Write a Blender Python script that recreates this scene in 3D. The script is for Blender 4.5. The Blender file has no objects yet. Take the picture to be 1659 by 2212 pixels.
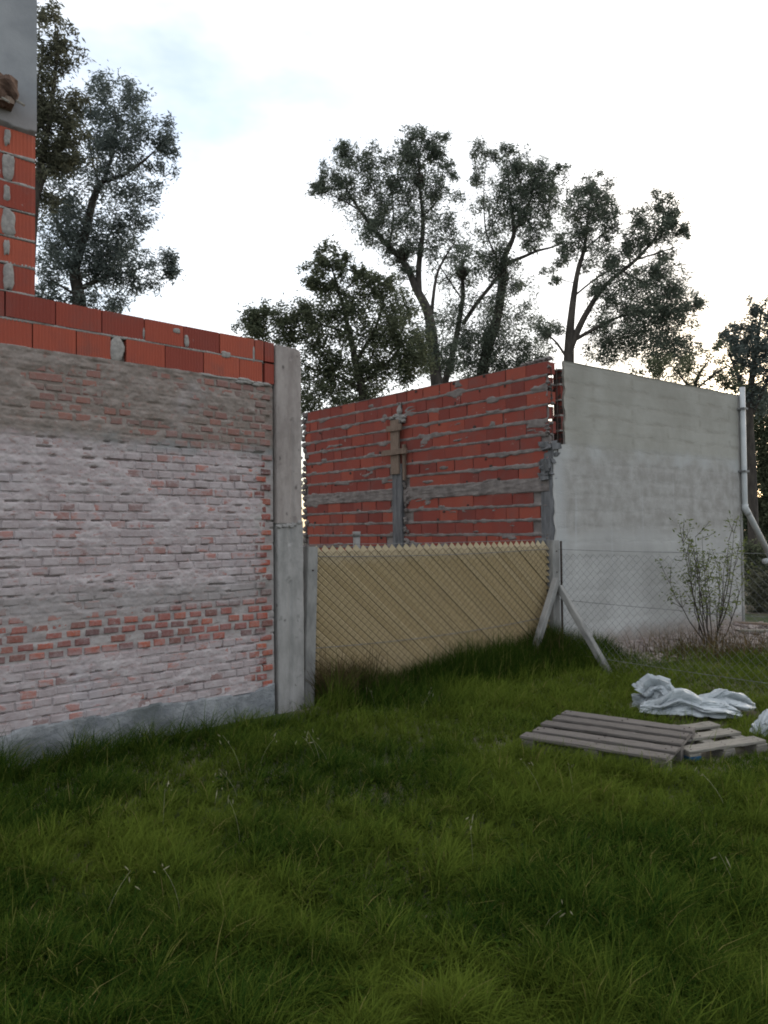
import bpy, bmesh, math, random
import numpy as np
from mathutils import Matrix, Vector

random.seed(7)
RNG = np.random.default_rng(11)
R = math.radians
S = bpy.context.scene
COL = S.collection

# ------------------------------------------------------------------ camera
CAM_H, PITCH, ROLL, FPX = 1.55, R(1.512), R(-0.6123), 1637.5
cam_d = bpy.data.cameras.new('camera')
cam_d.sensor_fit = 'VERTICAL'
cam_d.sensor_height = 36.0
cam_d.lens = 36.0 * FPX / 2212.0
cam_d.clip_end = 2000.0
cam = bpy.data.objects.new('camera', cam_d)
COL.objects.link(cam)
cam.matrix_world = (Matrix.Translation((0, 0, CAM_H)) @ Matrix.Rotation(R(90) + PITCH, 4, 'X')
                    @ Matrix.Rotation(ROLL, 4, 'Z'))
S.camera = cam

# ------------------------------------------------------------------ light
SUN_AZ, SUN_EL = R(38), R(16)          # azimuth to the right of the view, behind the trees
world = bpy.data.worlds.new('World')
S.world = world
world.use_nodes = True
wn, wl = world.node_tree.nodes, world.node_tree.links
wn.clear()
w_out = wn.new('ShaderNodeOutputWorld')
w_bg = wn.new('ShaderNodeBackground')
w_bg.inputs['Strength'].default_value = 0.13
sky = wn.new('ShaderNodeTexSky')
sky.sky_type = 'NISHITA'
sky.sun_disc = False
sky.sun_elevation = SUN_EL
sky.sun_rotation = SUN_AZ
sky.dust_density = 2.0
w_tc = wn.new('ShaderNodeTexCoord')
w_map = wn.new('ShaderNodeMapping')
w_map.inputs['Scale'].default_value = (1, 1, 2.2)
w_map.inputs['Location'].default_value = (3.1, 0.6, 0.2)
w_noise = wn.new('ShaderNodeTexNoise')
w_noise.inputs['Scale'].default_value = 1.5
w_noise.inputs['Detail'].default_value = 6
w_noise.inputs['Roughness'].default_value = 0.55
w_ramp = wn.new('ShaderNodeValToRGB')
w_ramp.color_ramp.elements[0].position = 0.36
w_ramp.color_ramp.elements[0].color = (.25, .25, .25, 1)
w_ramp.color_ramp.elements[1].position = 0.52
w_mix = wn.new('ShaderNodeMix')
w_mix.data_type = 'RGBA'
w_add = wn.new('ShaderNodeMix')            # cloud: even white, brighter towards the sun
w_add.data_type = 'RGBA'
w_add.blend_type = 'ADD'
w_add.inputs['Factor'].default_value = 0.55
w_add.inputs['A'].default_value = (12.2, 12.4, 12.6, 1)
wl.new(w_tc.outputs['Generated'], w_map.inputs['Vector'])
wl.new(w_map.outputs['Vector'], w_noise.inputs['Vector'])
wl.new(w_noise.outputs['Fac'], w_ramp.inputs['Fac'])
wl.new(w_ramp.outputs['Color'], w_mix.inputs['Factor'])
w_gain = wn.new('ShaderNodeMix')           # thin veil in the gaps between the clouds
w_gain.data_type = 'RGBA'
w_gain.blend_type = 'MULTIPLY'
w_gain.inputs['Factor'].default_value = 1.0
w_gain.inputs['B'].default_value = (3.0, 3.0, 3.0, 1)
wl.new(sky.outputs['Color'], w_gain.inputs['A'])
wl.new(w_gain.outputs['Result'], w_mix.inputs['A'])
wl.new(sky.outputs['Color'], w_add.inputs['B'])
wl.new(w_add.outputs['Result'], w_mix.inputs['B'])
wl.new(w_mix.outputs['Result'], w_bg.inputs['Color'])
wl.new(w_bg.outputs['Background'], w_out.inputs['Surface'])

sun_d = bpy.data.lights.new('sun', 'SUN')
sun_d.energy = 1.0
sun_d.angle = R(14)
sun_d.color = (1.0, 0.9, 0.76)
sun = bpy.data.objects.new('sun', sun_d)
COL.objects.link(sun)
sun_dir = Vector((math.sin(SUN_AZ) * math.cos(SUN_EL), math.cos(SUN_AZ) * math.cos(SUN_EL), math.sin(SUN_EL)))
sun.rotation_euler = sun_dir.to_track_quat('Z', 'Y').to_euler()
sun.location = (20, 30, 20)

S.view_settings.view_transform = 'Standard'
S.view_settings.look = 'None'
S.view_settings.exposure = -0.32
S.view_settings.gamma = 1.0
S.view_settings.use_curve_mapping = False
S.render.engine = 'CYCLES'
S.cycles.use_denoising = True
S.cycles.max_bounces = 6
S.cycles.diffuse_bounces = 3
S.cycles.transparent_max_bounces = 8
S.cycles.pixel_filter_type = 'BLACKMAN_HARRIS'
S.cycles.filter_width = 1.9

# ------------------------------------------------------------------ helpers
def at(px, py, depth):
    """world point seen at a place of a 1659x2212 view, at a given distance ahead"""
    u0, v0 = px - 829.5, py - 1106.0
    cr, sr = math.cos(ROLL), math.sin(ROLL)
    u, v = u0 * cr + v0 * sr, -u0 * sr + v0 * cr
    x, y, z = u / FPX, 1.0, -v / FPX
    c, s = math.cos(PITCH), math.sin(PITCH)
    y, z = y * c - z * s, y * s + z * c
    k = depth / y
    return np.array([x * k, depth, CAM_H + z * k])

def hash2(ix, iy, seed):
    h = (ix.astype(np.int64) * 374761393 + iy.astype(np.int64) * 668265263 + seed * 1442695041) & 0x7fffffff
    h = ((h ^ (h >> 13)) * 1274126177) & 0x7fffffff
    return ((h ^ (h >> 16)) & 0xffff) / 65535.0

def vnoise(x, y, seed=0):
    x = np.asarray(x, float); y = np.asarray(y, float)
    ix, iy = np.floor(x), np.floor(y)
    fx, fy = x - ix, y - iy
    fx = fx * fx * (3 - 2 * fx); fy = fy * fy * (3 - 2 * fy)
    a = hash2(ix, iy, seed); b = hash2(ix + 1, iy, seed)
    c = hash2(ix, iy + 1, seed); d = hash2(ix + 1, iy + 1, seed)
    return (a * (1 - fx) + b * fx) * (1 - fy) + (c * (1 - fx) + d * fx) * fy

def fbm(x, y, seed=0, oct=4):
    t, amp, tot = 0, 1.0, 0
    for o in range(oct):
        t = t + amp * vnoise(np.asarray(x) * 2 ** o, np.asarray(y) * 2 ** o, seed + o * 17)
        tot += amp; amp *= .5
    return t / tot

def sstep(a, b, x):
    t = np.clip((np.asarray(x, float) - a) / (b - a), 0, 1)
    return t * t * (3 - 2 * t)

def mesh_obj(name, verts, faces, mat, parent=None, M=None, smooth=False):
    me = bpy.data.meshes.new(name)
    me.from_pydata([tuple(v) for v in verts], [], [tuple(f) for f in faces])
    me.materials.append(mat)
    if smooth:
        me.polygons.foreach_set('use_smooth', [True] * len(me.polygons))
    me.update()
    return link(name, me, parent, M)

def wmat(o):
    return o.matrix_basis.copy() if o.parent is None else wmat(o.parent) @ o.matrix_basis

def link(name, me, parent=None, M=None):
    o = bpy.data.objects.new(name, me)
    COL.objects.link(o)
    if parent is not None:
        o.parent = parent
        o.matrix_basis = (wmat(parent).inverted() @ M) if M is not None else Matrix.Identity(4)
    elif M is not None:
        o.matrix_world = M
    return o

def quads_obj(name, V, Q, mat, parent=None, M=None, smooth=False, attr=None):
    """big meshes from numpy arrays (all faces of one size)"""
    me = bpy.data.meshes.new(name)
    n, k = Q.shape
    me.vertices.add(len(V)); me.loops.add(n * k); me.polygons.add(n)
    me.vertices.foreach_set('co', np.ascontiguousarray(V, dtype=np.float32).ravel())
    me.loops.foreach_set('vertex_index', np.ascontiguousarray(Q, dtype=np.int32).ravel())
    me.polygons.foreach_set('loop_start', np.arange(0, n * k, k, dtype=np.int32))
    me.polygons.foreach_set('loop_total', np.full(n, k, dtype=np.int32))
    if smooth:
        me.polygons.foreach_set('use_smooth', np.ones(n, dtype=bool))
    me.update(calc_edges=True)
    me.validate()
    if attr is not None:
        for an, av in attr.items():
            A = me.attributes.new(an, 'FLOAT', 'POINT')
            A.data.foreach_set('value', np.ascontiguousarray(av, dtype=np.float32))
    me.materials.append(mat)
    return link(name, me, parent, M)

def tag(o, label=None, cat=None, group=None, kind=None):
    if label: o['label'] = label
    if cat: o['category'] = cat
    if group: o['group'] = group
    if kind: o['kind'] = kind
    return o

def thing(name, label, cat, loc=(0, 0, 0), rz=0.0, group=None):
    o = bpy.data.objects.new(name, None)
    o.empty_display_size = 0.2
    COL.objects.link(o)
    o.matrix_basis = Matrix.Translation(loc) @ Matrix.Rotation(rz, 4, 'Z')
    return tag(o, label, cat, group)

class MB:
    def __init__(s): s.v = []; s.f = []
    def add(s, V, F):
        n = len(s.v); s.v += [tuple(map(float, p)) for p in V]; s.f += [tuple(i + n for i in f) for f in F]
        return s
    def box(s, x0, x1, y0, y1, z0, z1, jit=0.0):
        V = [(x, y, z) for z in (z0, z1) for y in (y0, y1) for x in (x0, x1)]
        if jit: V = [tuple(c + random.uniform(-jit, jit) for c in p) for p in V]
        return s.add(V, [(0, 2, 3, 1), (4, 5, 7, 6), (0, 1, 5, 4), (1, 3, 7, 5), (3, 2, 6, 7), (2, 0, 4, 6)])
    def tube(s, pts, rad, n=6, cap=True):
        P = [np.array(p, float) for p in pts]
        if np.isscalar(rad): rad = [rad] * len(P)
        V = []; up0 = np.array([0.31, 0.17, 0.93])
        for i, p in enumerate(P):
            t = P[min(i + 1, len(P) - 1)] - P[max(i - 1, 0)]
            t = t / (np.linalg.norm(t) + 1e-9)
            a = np.cross(t, up0)
            if np.linalg.norm(a) < .05: a = np.cross(t, (1, 0, 0))
            a /= np.linalg.norm(a); b = np.cross(t, a)
            for k in range(n):
                w = 2 * math.pi * k / n
                V.append(p + rad[i] * (math.cos(w) * a + math.sin(w) * b))
        F = []
        for i in range(len(P) - 1):
            for k in range(n):
                k2 = (k + 1) % n
                F.append((i * n + k, i * n + k2, (i + 1) * n + k2, (i + 1) * n + k))
        if cap:
            F.append(tuple(range(n - 1, -1, -1))); F.append(tuple((len(P) - 1) * n + k for k in range(n)))
        return s.add(V, F)
    def obj(s, name, mat, parent=None, M=None, smooth=False):
        return mesh_obj(name, s.v, s.f, mat, parent, M, smooth)

def bevel_box_mesh(name, L, W, H, mat, bev=.004, seg=1, jit=0.0, sub=0):
    bm = bmesh.new()
    bmesh.ops.create_cube(bm, size=1.0)
    for v in bm.verts:
        v.co = Vector((v.co.x * L, v.co.y * W, v.co.z * H))
    if sub:
        ed = [e for e in bm.edges if abs((e.verts[0].co - e.verts[1].co).length - max(L, W, H)) < 1e-5]
        bmesh.ops.subdivide_edges(bm, edges=ed, cuts=sub, use_grid_fill=True)
    bmesh.ops.bevel(bm, geom=list(bm.edges), offset=bev, segments=seg, affect='EDGES')
    if jit:
        for v in bm.verts:
            v.co += Vector((random.gauss(0, jit), random.gauss(0, jit), random.gauss(0, jit)))
    me = bpy.data.meshes.new(name)
    bm.to_mesh(me); bm.free()
    me.materials.append(mat)
    return me

# ------------------------------------------------------------------ materials
class NT:
    def __init__(s, name, rough=.9, spec=.2):
        s.m = bpy.data.materials.new(name); s.m.use_nodes = True
        s.t = s.m.node_tree; s.n = s.t.nodes
        s.b = s.n['Principled BSDF']
        s.b.inputs['Roughness'].default_value = rough
        s.b.inputs['Specular IOR Level'].default_value = spec
    def put(s, sock, v):
        if hasattr(v, 'is_output'): s.t.links.new(v, sock)
        elif isinstance(v, (tuple, list)): sock.default_value = tuple(v) + ((1,) if len(v) == 3 and len(sock.default_value) == 4 else ())
        else: sock.default_value = v
    def coord(s, obj=None, kind='Object'):
        t = s.n.new('ShaderNodeTexCoord')
        if obj is not None: t.object = obj
        return t.outputs[kind]
    def world(s): return s.n.new('ShaderNodeNewGeometry').outputs['Position']
    def rnd(s):
        a = s.n.new('ShaderNodeObjectInfo').outputs['Random']
        b = s.n.new('ShaderNodeNewGeometry').outputs['Random Per Island']
        return s.math('FRACT', s.math('ADD', a, b))
    def attr(s, name):
        a = s.n.new('ShaderNodeAttribute'); a.attribute_name = name
        return a.outputs['Fac']
    def mapv(s, v, sc=(1, 1, 1), loc=(0, 0, 0)):
        m = s.n.new('ShaderNodeMapping'); s.put(m.inputs['Vector'], v)
        m.inputs['Scale'].default_value = sc; m.inputs['Location'].default_value = loc
        return m.outputs['Vector']
    def noise(s, v, scale=5, det=4, rough=.55, dist=0.0):
        n = s.n.new('ShaderNodeTexNoise'); s.put(n.inputs['Vector'], v)
        n.inputs['Scale'].default_value = scale; n.inputs['Detail'].default_value = det
        n.inputs['Roughness'].default_value = rough; n.inputs['Distortion'].default_value = dist
        return n.outputs['Fac']
    def voro(s, v, scale=5, feat='F1'):
        n = s.n.new('ShaderNodeTexVoronoi'); s.put(n.inputs['Vector'], v)
        n.inputs['Scale'].default_value = scale; n.feature = feat
        return n.outputs['Distance']
    def math(s, op, a, b=None, clamp=False):
        n = s.n.new('ShaderNodeMath'); n.operation = op; n.use_clamp = clamp
        s.put(n.inputs[0], a)
        if b is not None: s.put(n.inputs[1], b)
        return n.outputs[0]
    def step(s, v, a, b):
        if not hasattr(a, 'is_output') and not hasattr(b, 'is_output') and a > b:
            return s.math('SUBTRACT', 1.0, s.step(v, b, a))
        n = s.n.new('ShaderNodeMapRange'); n.interpolation_type = 'SMOOTHSTEP'
        s.put(n.inputs['Value'], v); s.put(n.inputs['From Min'], a); s.put(n.inputs['From Max'], b)
        return n.outputs['Result']
    def mix(s, f, a, b, mode='MIX'):
        n = s.n.new('ShaderNodeMix'); n.data_type = 'RGBA'; n.blend_type = mode
        s.put(n.inputs['Factor'], f); s.put(n.inputs['A'], a); s.put(n.inputs['B'], b)
        return n.outputs['Result']
    def ramp(s, f, stops):
        n = s.n.new('ShaderNodeValToRGB'); s.put(n.inputs['Fac'], f)
        e = n.color_ramp.elements
        while len(e) < len(stops): e.new(0.5)
        for i, (p, c) in enumerate(stops):
            e[i].position = p; e[i].color = tuple(c) + (1,)
        return n.outputs['Color']
    def xyz(s, v):
        n = s.n.new('ShaderNodeSeparateXYZ'); s.put(n.inputs[0], v)
        return n.outputs
    def bump(s, h, st=.3, dist=.01):
        n = s.n.new('ShaderNodeBump'); n.inputs['Strength'].default_value = st
        n.inputs['Distance'].default_value = dist; s.put(n.inputs['Height'], h)
        s.t.links.new(n.outputs['Normal'], s.b.inputs['Normal'])
    def col(s, c): s.put(s.b.inputs['Base Color'], c); return s

def simple_mat(name, c1, c2, scale=6, bump=.25, rough=.9, dist=.006, stretch=(1, 1, 1), rnd=.0, detail=5):
    m = NT(name, rough)
    v = m.mapv(m.coord(), stretch)
    n = m.noise(v, scale, detail, .6)
    f = m.step(n, .3, .7)
    if rnd:
        f = m.math('ADD', m.math('MULTIPLY', f, 1 - rnd), m.math('MULTIPLY', m.rnd(), rnd))
    m.col(m.mix(f, c1, c2))
    m.bump(m.noise(v, scale * 5, 4, .7), bump, dist)
    return m.m

def leaf_mat(name, dark, light, dry=None, trans=.5, attr=False):
    m = NT(name, .75, .15)
    r = m.attr('tint') if attr else m.n.new('ShaderNodeNewGeometry').outputs['Random Per Island']
    stops = [(0.0, dark), (.8 if dry else 1.0, light)]
    if dry: stops += [(1.0, dry)]
    c = m.ramp(r, stops)
    d = m.n.new('ShaderNodeBsdfDiffuse'); t = m.n.new('ShaderNodeBsdfTranslucent'); x = m.n.new('ShaderNodeMixShader')
    m.put(d.inputs['Color'], c); m.put(t.inputs['Color'], c)
    x.inputs['Fac'].default_value = trans
    m.t.links.new(d.outputs[0], x.inputs[1]); m.t.links.new(t.outputs[0], x.inputs[2])
    out = [k for k in m.n if k.type == 'OUTPUT_MATERIAL'][0]
    m.t.links.new(x.outputs[0], out.inputs['Surface'])
    return m.m

M_bark = simple_mat('bark', (.03, .026, .023), (.075, .064, .055), 9, .5, .95, .02, (1, 1, .3))
M_bark_pale = simple_mat('pale_bark', (.028, .025, .022), (.07, .06, .053), 7, .4, .95, .02, (1, 1, .3))
M_wood_grey = simple_mat('weathered_wood', (.068, .06, .055), (.155, .138, .126), 7, .4, .9, .004, (1, 14, 14), .35)
M_wood_pale = simple_mat('pale_wood', (.12, .11, .095), (.26, .24, .205), 7, .3, .85, .003, (1, 14, 14), .3)
M_wood_brown = simple_mat('form_timber', (.11, .078, .06), (.22, .165, .13), 8, .35, .9, .004, (10, 10, 1), .2)
M_blue = simple_mat('blue_paint', (.01, .04, .09), (.02, .085, .16), 14, .3, .7)
M_wire = simple_mat('galvanised_wire', (.09, .09, .09), (.2, .2, .2), 30, .1, .6)
M_rust_and_shade = simple_mat('rusty_iron_and_hole_shade', (.025, .02, .018), (.06, .045, .038), 25, .2, .8)  # iron parts; also the dark of the brick holes, in place of shade
M_pipe = simple_mat('pvc_pipe', (.34, .355, .365), (.45, .46, .46), 3, .05, .5)
M_post = simple_mat('post_concrete', (.155, .152, .147), (.275, .265, .252), 9, .35, .95, .006, (1, 1, .4))
M_post_dark = simple_mat('dark_post', (.08, .08, .085), (.16, .16, .165), 10, .4, .95, .006, (2, 2, .3))
M_bag = simple_mat('white_plastic_sack', (.25, .275, .29), (.42, .445, .46), 5, .3, .5, .01)
M_nest = simple_mat('nest_sticks', (.025, .02, .016), (.06, .05, .04), 10, .3)
M_rubble = simple_mat('rubble', (.17, .13, .12), (.36, .31, .28), 14, .6, .95, .012, rnd=.6)
M_leaf_dark = leaf_mat('eucalypt_leaf', (.055, .07, .056), (.19, .215, .165))  # tree leaf tones lightened, standing in for haze and glare
M_leaf_dense = leaf_mat('dense_leaf', (.05, .064, .042), (.17, .185, .115))
M_leaf_olive = leaf_mat('olive_leaf', (.056, .06, .044), (.18, .18, .125))
M_leaf_grey = leaf_mat('grey_leaf', (.06, .075, .07), (.2, .23, .21))
M_leaf_shrub = leaf_mat('shrub_leaf', (.075, .1, .03), (.18, .21, .06))
M_grass = leaf_mat('grass_blade', (.013, .037, .006), (.103, .137, .021), (.21, .175, .065), .3, True)
M_weed = leaf_mat('dry_weed', (.04, .035, .018), (.12, .085, .045), (.16, .12, .06), .3, True)
M_seed = leaf_mat('seed_head', (.25, .24, .15), (.38, .36, .25), None, .4)
M_twig = simple_mat('shrub_twig', (.03, .026, .022), (.07, .055, .045), 20, .2)

def ground_mat():
    m = NT('soil', .95)
    p = m.world()
    n1 = m.noise(p, .5, 5); n2 = m.noise(p, 9, 5, .7)
    x = m.xyz(p)
    soil = m.mix(n2, (.07, .055, .04), (.2, .17, .14))
    green = m.mix(n2, (.015, .028, .008), (.05, .07, .018))
    m.col(m.mix(m.step(n1, .42, .58), green, soil))
    m.bump(n2, .6, .03)
    return m.m
M_soil = ground_mat()

# ------------------------------------------------------------------ the ground
GZ = -0.06
def ground_z(x, y):
    g = GZ + .05 * (fbm(np.asarray(x) * .6 + 40, np.asarray(y) * .6 + 40, 3) - .5)
    # low bank of spoil along the plastered wall
    return g

gx = np.concatenate([[-400, -120, -40, -14], np.arange(-6, 9.01, .25), [12, 20, 45, 130, 400]])
gy = np.concatenate([[-200, -40, -8, -2], np.arange(0, 15.01, .25), [18, 25, 45, 130, 500]])
X, Y = np.meshgrid(gx, gy)
Z = ground_z(X, Y)
V = np.stack([X.ravel(), Y.ravel(), Z.ravel()], 1)
nx, ny = len(gx), len(gy)
I = np.arange(nx * ny).reshape(ny, nx)
Q = np.stack([I[:-1, :-1].ravel(), I[:-1, 1:].ravel(), I[1:, 1:].ravel(), I[1:, :-1].ravel()], 1)
ground = quads_obj('ground', V, Q, M_soil, smooth=True)
tag(ground, kind='structure')

# ------------------------------------------------------------------ the near wall of common brick
WA = R(42.53)
WO = Vector((-0.9687, 6.7554, 0))
wall = thing('brick_wall', 'whitewashed old brick wall with two red hollow brick courses and a concrete end column', 'wall', WO, WA)
WM = wall.matrix_basis.copy()

def wall_mat(kind):
    m = NT('wall_' + kind, .95, .15)
    p = m.coord(wall)
    x = m.xyz(p); u, z = x['X'], x['Z']
    big = m.noise(p, 1.6, 4, .6)
    mid = m.noise(m.mapv(p, (1, 1, 1.8)), 7, 5, .65)
    fine = m.noise(p, 38, 4, .7)
    zz = m.math('ADD', z, m.math('MULTIPLY', m.math('SUBTRACT', mid, .5), .22))
    upper = m.step(zz, 2.22, 2.32)                                  # above: never painted
    band = m.math('MULTIPLY', m.step(zz, .62, .72), m.math('SUBTRACT', 1, m.step(zz, .92, 1.02)))
    endz = m.step(m.math('ADD', u, m.math('MULTIPLY', m.math('SUBTRACT', mid, .5), .8)), -.26, -.12)
    bare = m.math('MAXIMUM', m.math('MULTIPLY', band, .85), endz)
    r = m.rnd()
    if kind == 'brick':
        red = m.ramp(r, [(0, (.09, .034, .032)), (.3, (.2, .05, .04)), (.6, (.27, .066, .045)), (.85, (.34, .09, .052)), (1, (.13, .062, .055))])
        red = m.mix(m.step(fine, .35, .75), red, m.mix(.45, red, (.3, .24, .22)))
        wash = m.mix(m.step(mid, .3, .7), (.285, .235, .236), (.405, .355, .358))
        worn = m.step(m.math('ADD', mid, m.math('MULTIPLY', r, .28)), .68, .84)
        cov = m.math('MULTIPLY', m.math('SUBTRACT', 1, m.math('MULTIPLY', worn, .75)), m.math('SUBTRACT', 1, bare))
        low = m.mix(cov, red, wash)
        up = m.mix(m.step(m.math('ADD', mid, m.math('MULTIPLY', r, .3)), .42, .66), (.20, .16, .14), m.mix(.6, red, (.19, .14, .125)))
    else:
        grey = m.mix(m.step(mid, .3, .7), (.23, .205, .195), (.33, .305, .29))
        wash = m.mix(m.step(mid, .3, .72), (.305, .255, .256), (.425, .378, .38))
        pink = m.mix(m.math('MULTIPLY', m.step(m.noise(m.mapv(p, (1, 1, 2.2)), 13, 5, .7), .54, .68), .75), wash, (.27, .15, .135))
        low = m.mix(m.math('MULTIPLY', bare, .8), pink, grey)
        up = m.mix(m.step(mid, .35, .7), (.17, .14, .122), (.26, .22, .2))
        up = m.mix(m.step(m.noise(p, 15, 5, .7), .55, .75), up, (.25, .15, .125))
    c = m.mix(upper, low, up)
    fl = m.noise(m.mapv(p, (1, 1, 1.7), (4, 4, 4)), 24, 5, .75)
    c = m.mix(m.math('MULTIPLY', m.step(fl, .58, .68), .6), c, (.19, .085, .075))
    c = m.mix(m.math('MULTIPLY', m.step(fl, .40, .30), .45), c, (.44, .41, .41))
    # damp greyish band and foot stains
    c = m.mix(m.math('MULTIPLY', m.math('SUBTRACT', 1, m.step(m.math('ABSOLUTE', m.math('SUBTRACT', zz, 1.06)), .02, .16)), .5), c, (.2, .19, .18))
    c = m.mix(m.math('MULTIPLY', m.math('SUBTRACT', 1, m.step(m.math('ABSOLUTE', m.math('SUBTRACT', zz, 2.26)), .01, .09)), m.math('MULTIPLY', m.step(big, .45, .6), .6)), c, (.16, .17, .165))
    dark_fleck = m.noise(m.mapv(p, (1, 1, 2.6), (9, 1, 5)), 15, 6, .8)  # small dark flecks, stretched sideways
    c = m.mix(m.math('MULTIPLY', m.step(dark_fleck, .62, .68), .75), c, (.075, .055, .052))
    # bluish lime bloom
    c = m.mix(m.math('MULTIPLY', m.step(big, .55, .72), .25), c, (.37, .36, .39))
    m.col(c)
    m.bump(m.math('ADD', m.math('MULTIPLY', mid, .6), m.math('MULTIPLY', fine, .5)), .55, .012)
    return m.m
M_wbrick, M_wmortar = wall_mat('brick'), wall_mat('mortar')

COURSE, Z0, Z1 = .0663, .20, 2.872
NC = int((Z1 - Z0) / COURSE)

def grid_sheet(name, u0, u1, du, z0, z1, dz, outf, mat, parent, M, smooth=True):
    us = np.arange(u0, u1 + du * .5, du); zs = np.arange(z0, z1 + dz * .5, dz)
    us[-1] = u1; zs[-1] = z1
    U, Zg = np.meshgrid(us, zs)
    V = np.stack([U.ravel(), -outf(U, Zg).ravel(), Zg.ravel()], 1)
    I = np.arange(V.shape[0]).reshape(len(zs), len(us))
    Q = np.stack([I[:-1, :-1].ravel(), I[:-1, 1:].ravel(), I[1:, 1:].ravel(), I[1:, :-1].ravel()], 1)
    return quads_obj(name, V, Q, mat, parent, M, smooth)

def wall_mortar_out(U, Zg):
    band = sstep(.64, .70, Zg) * (1 - sstep(.95, 1.0, Zg))
    endz = sstep(-.14 + .10 * (fbm(Zg * 7, Zg * 0, 3, 2) - .5), -.04, U)
    low = fbm(U * 3.1, Zg * 5.2, 5, 3)
    fine = fbm(U * 17, Zg * 26, 9, 4)
    cover = -.0005 + .0125 * sstep(.42, .68, low) + (fine - .5) * .012 + (fbm(U * 48, Zg * 60, 19, 3) - .5) * .009
    ci = np.round((Zg - Z0) / COURSE); row = np.floor((Zg - Z0) / COURSE)
    dzj = np.abs(Zg - Z0 - ci * COURSE)
    cover = cover - .0035 * sstep(.014, .003, dzj) * (fbm(U * 6, ci * 3.3, 61, 3) * 1.4)
    # faint upright joints under the wash
    pb = .17 + .05 * vnoise(row * 3.3, row * 0, 8)
    ph = np.mod(U / pb + row * .47, 1.0)
    cover = cover - .003 * sstep(.05, .0, np.minimum(ph, 1 - ph)) * vnoise(U * 5, row * 7.7, 15)
    cover = cover * (1 - .28 * band) * (1 - .85 * endz)
    out = -.0055 + cover - .012 * endz
    up = sstep(2.22, 2.32, Zg)
    out = out + up * (.0035 + .010 * (fbm(U * 6, Zg * 13, 21, 4) - .5))
    # open bed joints: short ragged slots just under a brick
    wob = .004 * (fbm(U * 12, ci, 77, 2) - .5)
    sn = fbm(U * 9.0 + ci * 3.7, ci * 5.1, 31, 2)
    depth = sstep(.64, .74, sn) * sstep(.0095, .004, np.abs(dzj + wob))
    out = out - .028 * depth * (1 - .7 * band) * (1 - .75 * up)
    return out
grid_sheet('mortar', -2.55, -.012, .0085, Z0 - .02, Z1 + .012, .0078, wall_mortar_out, M_wmortar, wall, WM)
grid_sheet('mortar', -5.0, -2.55, .05, Z0 - .02, Z1 + .012, .03, wall_mortar_out, M_wmortar, wall, WM)

def common_brick_mesh(name, L, H, seed):
    rr = random.Random(seed)
    D = .05; ins = .006
    def rect(x, z, y, j): return [(sx * x + rr.uniform(-j, j), y, sz * z + rr.uniform(-j, j)) for sx, sz in ((-1, -1), (1, -1), (1, 1), (-1, 1))]
    V = rect(L / 2, H / 2, D, 0) + rect(L / 2, H / 2, .006, .003) + rect(L / 2 - ins, H / 2 - ins, 0, .0035)
    F = [(8, 9, 10, 11)]
    for k in range(4):
        k2 = (k + 1) % 4
        F += [(k, k2, 4 + k2, 4 + k), (4 + k, 4 + k2, 8 + k2, 8 + k)]
    me = bpy.data.meshes.new(name); me.from_pydata(V, [], F); me.update()
    me.materials.append(M_wbrick)
    return me
HEAD = [common_brick_mesh('brick', .112, .054, k) for k in range(8)]
STRE = [common_brick_mesh('brick', .232, .054, 50 + k) for k in range(8)]
bricks = []
for i in range(NC + 1):
    zc = Z0 + (i + .5) * COURSE
    if zc + .02 > Z1 + .02: break
    u = -.03 - (.06 if i % 2 else 0) - random.uniform(0, .02)
    hdr = (.62 < zc < 1.02) or (i % 3 == 0)
    while u > -4.4:
        h = hdr or random.random() < .84
        L = .112 if h else .232
        band = .64 < zc < 1.0
        if band and random.random() < .10: u -= .13; continue
        out = random.uniform(-.002, .005) if not band else random.uniform(.002, .008)
        if u > -.16: out += .006
        pr = (3 if band else 0) + (2.5 if u > -.2 else 0) + (1 if zc > 2.2 else 0) + random.random() * 1.5 - (9 if u < -2.45 else 0)
        bricks.append((pr, u - L / 2, zc + random.uniform(-.004, .004), out, h, random.uniform(-.012, .012)))
        u -= L + (random.uniform(.014, .034) if band else random.uniform(.010, .022))
# toothed ends against the column
bricks.sort(key=lambda b: -b[0])
for b in bricks[:300]:
    me = random.choice(HEAD if b[4] else STRE)
    M = WM @ Matrix.Translation((b[1], -b[3], b[2])) @ Matrix.Rotation(b[5], 4, 'Y') @ Matrix.Diagonal((random.uniform(.84, 1.02), 1, random.uniform(.74, 1.0), 1))
    link('brick', me, wall, M)
mb = MB()
for b in bricks[300:]:
    me = random.choice(HEAD if b[4] else STRE)
    T = Matrix.Translation((b[1], -b[3], b[2])) @ Matrix.Rotation(b[5], 4, 'Y')
    mb.add([T @ v.co for v in me.vertices], [tuple(p.vertices) for p in me.polygons])
tag(mb.obj('covered_bricks', M_wbrick, wall, WM), kind='stuff')
# body of the wall behind the brick faces
MB().box(-5.0, -.02, .045, .22, -.25, Z1).obj('wall_core', M_wmortar, wall, WM)

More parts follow.
